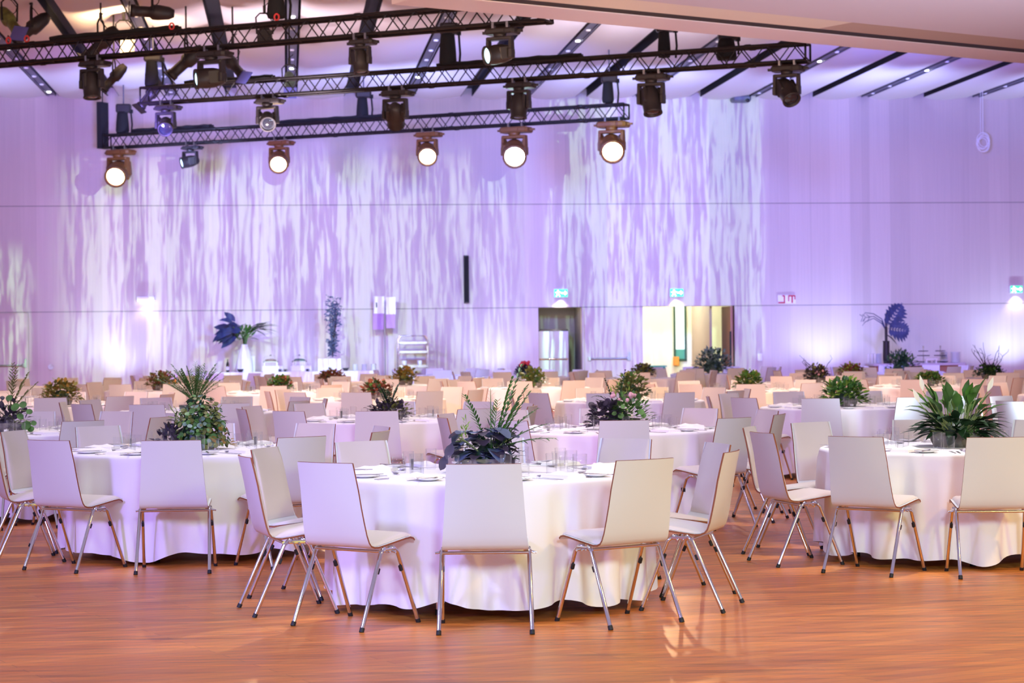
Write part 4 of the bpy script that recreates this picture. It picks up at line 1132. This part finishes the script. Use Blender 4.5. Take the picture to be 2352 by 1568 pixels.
# 5 dark fern
def p5(t, r):
    m = MB(); core(m, .1, .1, .08, .03); m.obj('inner_growth', 'leaf_purple', t)
    m = MB(); bush(m, r, 240, .21, .18, .16, .06, .035, .02); m.obj('dark_leaves', 'leaf_purple', t)
    m = MB(); bush(m, r, 120, .2, .17, .17, .05, .03, .02, 'ovate', (.05, 0)); m.obj('olive_leaves', 'leaf_olive', t)
    m = MB()
    for i in range(12):
        a = r.uniform(0, 6.28); frond(m, r, (.02, 0, .1), (.3 * math.cos(a), .3 * math.sin(a), 1), r.uniform(.22, .34), 12, .06, .013, .4)
    frond(m, r, (0, 0, .1), (-.35, -.1, 1), .4, 13, .04, .01, .3); m.obj('fern_fronds', 'leaf_dark', t)
plant('the dark fern table left of centre', 'dark low plant with upright green fern left of centre', 5, p5, .17, .07, seed=12)
def p6(t, r):
    m = MB(); core(m, .08, .08, .08, .03); m.obj('inner_growth', 'leaf_dark', t)
    m = MB()
    for i in range(46):
        a = r.uniform(0, 6.28); e = r.uniform(.6, 1.45); frond(m, r, (.02, 0, .1), (math.cos(a) * math.cos(e), math.sin(a) * math.cos(e), math.sin(e)), r.uniform(.42, .6), 14, .085, .014, .35)
    m.obj('palm_fronds', 'leaf_green', t)
    m = MB()
    for i in range(10): m.leaf((.12, -.05, r.uniform(.05, .18)), (1, r.uniform(-.6, .3), r.uniform(-.2, .7)), (0, 0, 1), .14, .07, .3, 'ovate')
    m.obj('broad_leaves', 'leaf_dark', t)
plant('the tall palm table at left', 'feathery tall palm plant behind the olive bush', 6, p6, .16, .08, seed=13)
def twigs(n, h, m_='twig', sp=.3):
    def f(t, r):
        m = MB()
        for i in range(n):
            a = r.uniform(0, 6.28); p = [Vector((0, 0, .1))]
            for q in range(4): p.append(p[-1] + Vector((math.cos(a) * sp / 4 * r.uniform(.4, 1.5), math.sin(a) * sp / 5, h / 4 * r.uniform(.6, 1.3)))); a += r.uniform(-.8, .8)
            m.tube(p, [.008, .007, .006, .005, .003], 5, False)
            for q in p[2:]: m.tube((q, q + Vector((r.uniform(-.08, .08), r.uniform(-.05, .05), r.uniform(.02, .09)))), .003, 4, False)
        m.obj('bare_twigs', m_, t)
    return f
def blooms(n, m_, z, c=(0, 0), sp=.08, sz=.022, nm='flower_heads'):
    def f(t, r):
        m = MB()
        for i in range(n): m.at(T(c[0] + r.uniform(-sp, sp), c[1] - .1 + r.uniform(-sp, sp), z + r.uniform(-.03, .05))); m.lathe(((0, -sz), (sz * .8, -sz * .5), (sz, 0), (sz * .7, sz * .7), (0, sz)), 7)
        m.obj(nm, m_, t)
    return f
def spikes(m_, n=40, h=.25, c=(0, 0)):
    def f(t, r):
        m = MB()
        for i in range(n):
            a = r.uniform(0, 6.28); e = r.uniform(.4, 1.4); m.leaf((c[0], c[1], .1), (math.cos(a) * math.cos(e), math.sin(a) * math.cos(e), math.sin(e)), (0, 0, 1), h * r.uniform(.7, 1.2), .02, .4, 'blade')
        m.obj('long_leaves', m_, t)
    return f
def both(*fs):
    def f(t, r):
        for q in fs: q(t, r)
    return f
for ti, lab, args, kw in (
    (7, 'bright lime green bush in the middle distance at right', ('leaf_green', 'leaf_bright', .25, .26), dict(L=.07, w=.05)),
    (9, 'mossy green bush with fine shoots behind the second row plant', ('leaf_olive', 'leaf_green', .24, .3), dict(extra=both(spikes('leaf_olive', 30, .3)))),
    (10, 'round yellow-green bush on a table at left', ('leaf_olive', 'leaf_ochre', .26, .26), dict(L=.065, w=.05)),
    (11, 'russet and green bush with a red tint past centre', ('leaf_russet', 'leaf_green', .2, .2), {}),
    (12, 'compact green bush in front of the bright doorway', ('leaf_green', 'leaf_olive', .21, .24), {}),
    (13, 'low green bush half hidden behind the peace lily', ('leaf_green', 'leaf_olive', .24, .15), {}),
    (14, 'bush of green and dark red leaves before the buffet', ('leaf_green', 'leaf_russet', .2, .2), {}),
    (15, 'brown and olive dome bush at far left', ('leaf_olive', 'leaf_russet', .24, .26), dict(extra=both(blooms(12, 'bloom_orange', .12, (.2, 0))))),
    (16, 'olive green bush with trailing side in front of recess', ('leaf_olive', 'leaf_green', .25, .26), {}),
    (17, 'wispy mixed bush with yellow spikes on the right', ('leaf_purple', 'leaf_olive', .22, .24), dict(extra=both(spikes('leaf_ochre', 30, .25, (.08, 0)), twigs(4, .3), blooms(8, 'bloom_pink', .16)))),
    (18, 'ochre yellow bush below the music stand sign', ('leaf_ochre', 'leaf_olive', .25, .26), {}),
    (19, 'spiky plant with bare dark twigs at far right', ('leaf_dark', 'leaf_green', .28, .2), dict(extra=both(spikes('leaf_dark', 50, .3), twigs(9, .42)))),
    (20, 'low russet bush in front of the left buffet', ('leaf_russet', 'leaf_olive', .27, .2), {}),
    (21, 'low olive and plum bush left of the bright doorway', ('leaf_olive', 'leaf_purple', .25, .22), dict(extra=both(spikes('leaf_ochre', 14, .16, (-.12, 0))))),
    (22, 'large grey green bush in front of the bright doorway', ('leaf_grey', 'leaf_dark', .42, .5), dict(n=420, L=.09, w=.05)),
    (23, 'small red and yellow-green bush before the right wall', ('leaf_russet', 'leaf_bright', .27, .2), {}),
    (24, 'dark green fern bush before the right buffet', ('leaf_dark', 'leaf_green', .36, .4), dict(n=320, L=.1, w=.035, extra=both(spikes('leaf_dark', 60, .4)))),
    (25, 'grey bush topped with red flowers before the recess', ('leaf_purple', 'leaf_grey', .2, .2), dict(extra=both(blooms(14, 'bloom_red', .26, (0, 0), .09, .035)))),
):
    plant(TABLES[ti][0], lab, ti, simple(*args, **kw), .15, .08, seed=20 + ti)

#@@BUFFET
MB.ZMIN = -1e9
# ------------------------------------------------------------------ left buffet
BO = 1.5                                       # distance of the buffet centre line from the wall
sa, sb = ws(440, 856, BO), ws(868, 856, BO); BZ = .80; sm = (sa + sb) / 2; bl = sb - sa
t = thing('buffet_table', 'long buffet table under a white cloth along the left wall', 'table', wpos(sm, BO), WA)
m = MB(); m.box((0, 0, BZ - .035), (bl - .06, .8, .03)); m.obj('tabletop', 'table_wood', t)
for x in (-1, 1):
    for y in (-.35, .35):
        m = MB(); m.tube(((x * (bl / 2 - .15), y, 0), (x * (bl / 2 - .15), y, BZ - .05)), .02, 8); m.obj('leg', 'chrome', t)
m = MB(); n = 90; vs = []; fs = []
per = []
hx, hy = bl / 2, .43
for i in range(n): per.append((-hx + 2 * hx * i / n, -hy, 0, -1))
for i in range(14): per.append((hx, -hy + 2 * hy * i / 14, 1, 0))
for i in range(n): per.append((hx - 2 * hx * i / n, hy, 0, 1))
for i in range(14): per.append((-hx, hy - 2 * hy * i / 14, -1, 0))
N_ = len(per)
for z, k in ((BZ - .012, 0), (BZ - .1, .3), (BZ - .4, .8), (.03, 1)):
    for i, (x, y, ax, ay) in enumerate(per):
        f = .03 * k * (1 + math.sin(i * 1.9) * .7 + .4 * math.sin(i * .77)); vs.append((x + ax * f, y + ay * f, z))
for r_ in range(3):
    for i in range(N_): fs.append((r_ * N_ + i, r_ * N_ + (i + 1) % N_, (r_ + 1) * N_ + (i + 1) % N_, (r_ + 1) * N_ + i))
m.add(vs, fs, True); m.box((0, 0, BZ - .012), (2 * hx, 2 * hy, .008))
o = m.obj('tablecloth', 'linen'); o.location = wpos(sm, BO); o.rotation_euler.z = WA; tag(o, 'white draped cloth over the long left buffet table', 'tablecloth')
BT = BZ - .008
def on_buf(u, off=BO - .05): return wpos(ws(u, 850, off), off, BT)
t = thing('wine_bottle', 'dark wine bottle with pale label on the left buffet', 'bottle', on_buf(523), 0)
m = MB(); m.lathe(((0, 0), (.037, 0), (.038, .01), (.038, .19), (.03, .225), (.014, .25), (.013, .31), (0, .31)), 14); m.obj('glass_body', 'bottle_glass', t)
m = MB(); m.lathe(((.0385, .05), (.0387, .13)), 14); m.obj('label', 'white_paint', t)
for u, lab in ((552, 'dark bowl on the left buffet beside the wine bottle'), (794, 'dark bowl on the left buffet left of cups')):
    m = MB(); m.lathe(((0, 0), (.04, 0), (.07, .05), (.085, .075), (.08, .075), (.06, .04), (0, .012)), 16); o = m.obj('bowl', 'dark_bowl'); o.location = on_buf(u, BO + .31); tag(o, lab, 'bowl', 'dark bowls on the buffet')
# vase and big arrangement
p = on_buf(562, BO); t = thing('white_vase', 'tall white tapering vase on the left buffet', 'vase', p, 0)
m = MB(); m.lathe(((0, 0), (.2, 0), (.21, .03), (.19, .25), (.13, .5), (.075, .63), (.085, .66), (.075, .66), (.06, .6), (0, .6)), 20); m.obj('body', 'white_paint', t)
m = MB(); m.box((0, 0, .19), (.3, .18, .38)); o = m.obj('white_plinth', 'white_paint'); o.location = on_buf(571, BO - .32); o.rotation_euler.z = WA; tag(o, 'white square plinth behind the tapering vase', 'plinth')
r = random.Random(4); t = thing('vase_arrangement', 'blue-green tropical leaf arrangement standing in the white vase', 'plant', p + Vector((0, 0, .6)), 0); t.scale = (1.4, 1.3, 1.15)
m = MB()
for i in range(24):
    a = r.uniform(1.6, 4.4); d = Vector((math.cos(a), .8 * r.uniform(-1, 1), r.uniform(-.5, .9))); m.leaf(d * r.uniform(.05, .3) + Vector((-.02, 0, .34)), d, (r.uniform(-.8, .8), -.8, r.uniform(-.2, 1)), r.uniform(.2, .4), r.uniform(.1, .16), r.uniform(.1, .6), 'ovate')
m.obj('broad_leaves', 'leaf_indigo', t)
m = MB()
for i in range(14):
    a = r.uniform(-1.0, 1.6); d = Vector((math.cos(a), .3 * r.uniform(-1, 1), .45 + r.uniform(-.2, .4))); m.leaf(d * .1 + Vector((.02, 0, .3)), d, (0, -.5, 1), r.uniform(.3, .6), .045, r.uniform(.2, .9), 'lance')
m.obj('long_leaves', 'leaf_dark', t)
m = MB(); bush(m, r, 50, .16, .12, .3, .14, .05, .12, 'ovate'); m.obj('green_heart', 'leaf_green', t)
m = MB()
for i in range(14): m.tube(((r.uniform(-.02, .02), 0, .0), (r.uniform(-.06, .06), 0, .2), (r.uniform(-.2, .25), 0, .42)), .008, 5, False)
m.obj('stems', 'leaf_green', t)
# chafing dishes on white stands
for u, lab in ((622, 'glass food warmer on a white stand, the left one'), (688, 'glass food warmer on a white stand, the right one')):
    p = on_buf(u, BO); t = thing('food_warmer', lab, 'food warmer', p, WA, 'glass food warmers on the buffet')
    m = MB(); m.rbox((.04, 0, .07), (.5, .3, .14), .06); m.obj('stand', 'white_paint', t)
    m = MB()
    for x in (-.15, .15): m.box((x, 0, .19), (.02, .24, .1))
    m.rbox((0, 0, .24), (.36, .26, .03), .1); m.obj('tray', 'brushed_steel', t)
    m = MB().at(T(0, 0, .255) @ Matrix.Diagonal((1, .75, 1, 1))); m.lathe(((.17, 0), (.175, .04), (.16, .1), (.1, .125), (0, .13)), 20); m.obj('glass_lid', 'clear_glass', t)
    m = MB(); m.lathe(((0, .256), (.13, .256), (.14, .27), (.1, .3), (0, .31)), 14); m.obj('food', 'leaf_grey' if u > 650 else 'cap_tan', t)
    m = MB().at(T(0, 0, .38)); m.lathe(((0, 0), (.02, 0), (.025, .02), (0, .03)), 8); m.obj('lid_knob', 'chrome', t)
for u, lab in ((643, 'small upturned cup by the left food warmer'), (655, 'second small cup by the left food warmer'), (706, 'small upturned cup by the right food warmer')):
    m = MB(); m.lathe(((0, 0), (.03, 0), (.04, .06), (.036, .06), (.028, .01), (0, .008)), 12); m.tube([(.04 + .02 * math.sin(a), 0, .03 + .02 * math.cos(a)) for a in (0, .7, 1.5, 2.3, 3.1)], .005, 5); o = m.obj('cup', 'dark_bowl'); o.location = on_buf(u, BO + .25); tag(o, lab, 'cup', 'small cups on the buffet')
# tall flowering branch on a plinth
p = on_buf(757, BO + .05); m = MB(); m.box((0, 0, .15), (.55, .34, .30)); o = m.obj('low_plinth', 'white_paint'); o.location = p; o.rotation_euler.z = WA; tag(o, 'low white plinth under the tall blue branch', 'plinth')
t = thing('branch_arrangement', 'tall column of blue flowering branches on the low plinth', 'plant', p + Vector((.08, 0, .3)), 0)
m = MB(); m.lathe(((0, 0), (.07, 0), (.08, .03), (.05, .05), (0, .05)), 12); m.obj('vase_foot', 'clear_glass', t)
m = MB(); lv = MB(); fl2 = MB(); r = random.Random(11)
for i in range(9):
    x = r.uniform(-.1, .12); pts = [Vector((0, 0, .03)), Vector((x * .4, 0, .5)), Vector((x, r.uniform(-.06, .06), 1.0)), Vector((x + r.uniform(-.1, .14), 0, r.uniform(1.2, 1.72)))]
    m.tube(pts, [.01, .008, .006, .003], 5, False)
    for q in range(34):
        s = r.uniform(.02, 1) * 3; a = int(min(2, s)); b = pts[a].lerp(pts[a + 1], s - a)
        d = Vector((r.uniform(-1, 1), r.uniform(-.5, .5), r.uniform(-.2, .8))); lv.leaf(b + Vector((r.uniform(-.08, .08), 0, 0)), d, (0, -.8, .6), r.uniform(.07, .13), .036, .2)
        if q % 3 == 0:
            e = b + Vector((r.uniform(-.16, .1), -.03, r.uniform(-.05, .1))); fl2.at(T(*e)); fl2.lathe(((0, -.015), (.016, 0), (0, .015)), 6)
m.obj('branches', 'twig', t); lv.obj('leaves', 'leaf_slate', t); fl2.obj('blossoms', 'leaf_indigo', t)
for i, u in enumerate((816, 837, 858)):
    m = MB()
    for q in range(7): m.at(T(0, 0, q * .022)); m.lathe(((0, 0), (.05, 0), (.068, .02), (.075, .024), (.06, .024), (.0, .012)), 14)
    o = m.obj('plate_stack', 'porcelain'); o.location = on_buf(u, BO - .1); tag(o, ('first', 'second', 'third')[i] + ' stack of white bowls on the buffet, from left', 'bowls', 'stacks of white bowls')
# sign on a stand
p = wpos(ws(885, 850, .7), .7); t = thing('sign_stand', 'thin metal stand holding white and pink menu boards', 'sign', p, WA)
m = MB(); m.tube(((0, 0, .03), (0, 0, 2.5)), .013, 8); m.obj('pole', 'brushed_steel', t)
m = MB(); m.lathe(((0, 0), (.2, 0), (.2, .015), (.04, .035), (0, .035)), 18); m.obj('base', 'brushed_steel', t)
m = MB(); m.box((-.14, -.03, 2.38), (.26, .015, .42), R=Matrix.Rotation(.15, 3, 'Z')); m.box((.15, -.03, 2.36), (.24, .015, .42), R=Matrix.Rotation(-.15, 3, 'Z')); m.obj('white_board', 'white_paint', t)
m = MB(); m.box((-.16, -.02, 1.98), (.27, .015, .4), R=Matrix.Rotation(.15, 3, 'Z')); m.box((.14, -.02, 1.99), (.22, .015, .36), R=Matrix.Rotation(-.15, 3, 'Z')); m.obj('pink_board', 'sign_pink', t)
m = MB(); m.box((-.2, -.045, 2.38), (.03, .01, .12)); m.obj('clip', 'black_metal', t)
# service trolley
p = wpos(ws(948, 860, .9), .9); t = thing('service_trolley', 'tall chrome service trolley with shelves by the wall', 'trolley', p, WA)
w_, d_, h_ = .72, .5, 1.62
m = MB()
for x in (-1, 1):
    m.tube(((x * w_ / 2, -d_ / 2, .1), (x * w_ / 2, -d_ / 2, h_ - .1), (x * w_ / 2 * .8, -d_ / 2, h_)), .014, 8); m.tube(((x * w_ / 2, d_ / 2, .1), (x * w_ / 2, d_ / 2, h_ - .1), (x * w_ / 2 * .8, d_ / 2, h_)), .014, 8)
for y in (-1, 1): m.tube(((-w_ / 2 * .8, y * d_ / 2, h_), (w_ / 2 * .8, y * d_ / 2, h_)), .014, 8)
m.obj('frame', 'chrome', t)
for z in (.25, .85, 1.2, 1.42):
    m = MB(); m.rbox((0, 0, z), (w_ - .03, d_ - .02, .03), .05); m.box((0, -d_ / 2, z + .03), (w_ - .03, .015, .05)); m.obj('shelf', 'brushed_steel', t)
for x in (-.32, .32):
    for y in (-.2, .2):
        m = MB().at(T(x, y, .05) @ RY(PI / 2)); m.lathe(((0, -.015), (.05, -.015), (.05, .015), (0, .015)), 12); m.obj('caster', 'rubber', t)
for x, lab in ((-.2, 'white beaker on the trolley middle shelf, left side'), (.17, 'white beaker on the trolley middle shelf, right side')):
    m = MB(); m.lathe(((0, 0), (.05, 0), (.06, .15), (.055, .15), (0, .01)), 12); o = m.obj('beaker', 'white_paint'); o.location = p + WD * x + WN * .05 + Vector((0, 0, .866)); tag(o, lab, 'beaker', 'beakers on the trolley')

# ------------------------------------------------------------------ right buffet
RO = 2.2; sa, sb = ws(1996, 830, RO), ws(2208, 830, RO); bz = at_y(2100, 834, wpos((sa + sb) / 2, RO).y - .4).z; sm = (sa + sb) / 2; bl = sb - sa
t = thing('buffet_counter', 'long buffet counter with brown front near the right wall', 'table', wpos(sm, RO), WA)
m = MB(); m.rbox((0, 0, bz - .03), (bl, .85, .06), .04); m.obj('worktop', 'soffit_lip', t)
m = MB(); m.box((0, .02, (bz - .06) / 2), (bl - .1, .7, bz - .06)); m.obj('front_panel', 'door_wood', t)
def on_r(u, off=RO): return wpos(ws(u, 830, off), off, bz)
def stack(u, n, r, lab, nm='plate_stack'):
    m = MB()
    for q in range(n): m.at(T(0, 0, q * .022)); m.lathe(((0, 0), (r * .7, 0), (r * .95, .012), (r, .02), (r * .8, .018), (0, .01)), 18)
    o = m.obj(nm, 'porcelain'); o.location = on_r(u); tag(o, lab, 'plates', 'stacks of plates on the right buffet')
stack(2022, 11, .12, 'stack of white plates left of the black vase'); bpy.data.objects['plate_stack.003'].location += WN * -.26
stack(2195, 12, .13, 'stack of white plates at the right end of buffet counter')
stack(2176, 12, .11, 'stack of pale plates beside the rightmost plate stack'); bpy.data.objects['plate_stack.005'].location += WN * -.3
for u, i in ((1996, 0), (2004, 1), (2011, 2)):
    m = MB(); m.lathe(((0, 0), (.03, 0), (.03, .22), (.024, .24), (0, .24)), 12); o = m.obj('candle', 'bloom_white'); o.location = on_r(u - 1); tag(o, ('first', 'second', 'third')[i] + ' white pillar candle at left end of right buffet', 'candle', 'white pillar candles')
for u, lab in ((2121, 'dark tiered stand on right buffet, the left one'), (2160, 'dark tiered stand on right buffet, the right one')):
    t = thing('tiered_stand', lab, 'cake stand', on_r(u), 0, 'tiered stands on the buffet')
    m = MB(); m.tube(((0, 0, 0), (0, 0, .36)), .012, 8); m.tube(((0, 0, .36), (0, 0, .42)), .02, 8); m.obj('post', 'chrome', t)
    for z, r in ((.02, .18), (.17, .15), (.28, .12)):
        m = MB().at(T(0, 0, z)); m.lathe(((0, 0), (r, 0), (r * 1.05, .02), (r, .012), (0, .012)), 18); m.obj('tier', 'dark_bowl', t)
m = MB(); m.rbox((0, 0, .09), (.3, .16, .03), .1)
for x in (-.12, .12): m.box((x, 0, .04), (.03, .12, .08))
o = m.obj('serving_board', 'napkin'); o.location = on_r(2138, RO + .32); o.rotation_euler.z = WA; tag(o, 'pale serving board raised between the two tiered stands', 'board')
t = thing('black_vase', 'tall black vase on the right buffet', 'vase', on_r(2036, RO + .1), 0)
m = MB(); m.lathe(((0, 0), (.07, 0), (.085, .1), (.08, .5), (.085, .55), (.07, .55), (.065, .3), (0, .3)), 16); m.obj('body', 'black_paint', t)
p = on_r(2036, RO + .1); t = thing('monstera_arrangement', 'dark split leaf monstera rising from the black vase', 'plant', p + Vector((0, 0, .3)), 0)
def monstera(m, c, d, L, w):
    d = Vector(d).normalized(); sd = Vector((d.z, 0, -d.x)); c = Vector(c)
    m.tube((c, c + d * L), .008, 5, False)
    for i in range(8):
        t_ = .08 + .9 * i / 7; b = c + d * (L * t_); wd_ = w * math.sin(PI * min(1, t_ * .9 + .12)) + .02
        for s in (-1, 1):
            m.leaf(b, sd * s + d * (.35 + t_ * .5), (0, -1, .1), wd_, L * .19, .15, 'lance', .15)
m = MB(); monstera(m, (.04, 0, .62), (.45, -.05, .7), .62, .3); m.obj('large_leaf', 'leaf_indigo', t)
m = MB(); monstera(m, (.05, 0, .55), (.75, -.05, -.1), .5, .28); m.obj('side_leaf', 'leaf_indigo', t)
m = MB(); m.leaf((0, 0, .55), (.05, 0, 1), (0, -1, 0), .45, .1, 0, 'lance'); m.leaf((0, 0, .4), (.4, 0, -.2), (0, -.5, 1), .3, .1, .4, 'ovate'); m.obj('upright_leaf', 'leaf_purple', t)
m = MB()
for dz in (.0, .06, -.05): m.tube(((0, 0, .5), (-.1, 0, .72 + dz), (-.3, 0, .85 + dz), (-.5, 0, .82 + dz * 2), (-.58, 0, .72 + dz * 2)), [.014, .012, .01, .008, .004], 5, False)
for x in (-.4, -.5, -.56): m.tube(((x, 0, .84), (x - .08, 0, .9)), .006, 4, False); m.tube(((x, 0, .83), (x - .05, 0, .72)), .006, 4, False)
m.obj('curling_branch', 'leaf_indigo', t)
m = MB(); m.tube(((0, 0, .0), (0, 0, .6)), .035, 8); m.obj('stem', 'black_paint', t)
m = MB(); r = random.Random(3); bush(m, r, 60, .18, .14, .2, .08, .06, 0, 'round'); o = m.obj('white_flowers', 'bloom_white'); o.location = on_r(2062, RO + .3) + Vector((0, 0, .09)); tag(o, 'cluster of white flowers beside the black vase', 'flowers')
m = MB(); m.rbox((0, 0, .38), (.42, .4, .76), .05); m.box((0, -.2, .4), (.34, .02, .6)); o = m.obj('white_box', 'white_paint'); o.location = wpos(ws(1972, 830, RO + .1) , RO + .1); o.rotation_euler.z = WA; tag(o, 'white box standing at the left end of right buffet', 'box')
#@@END
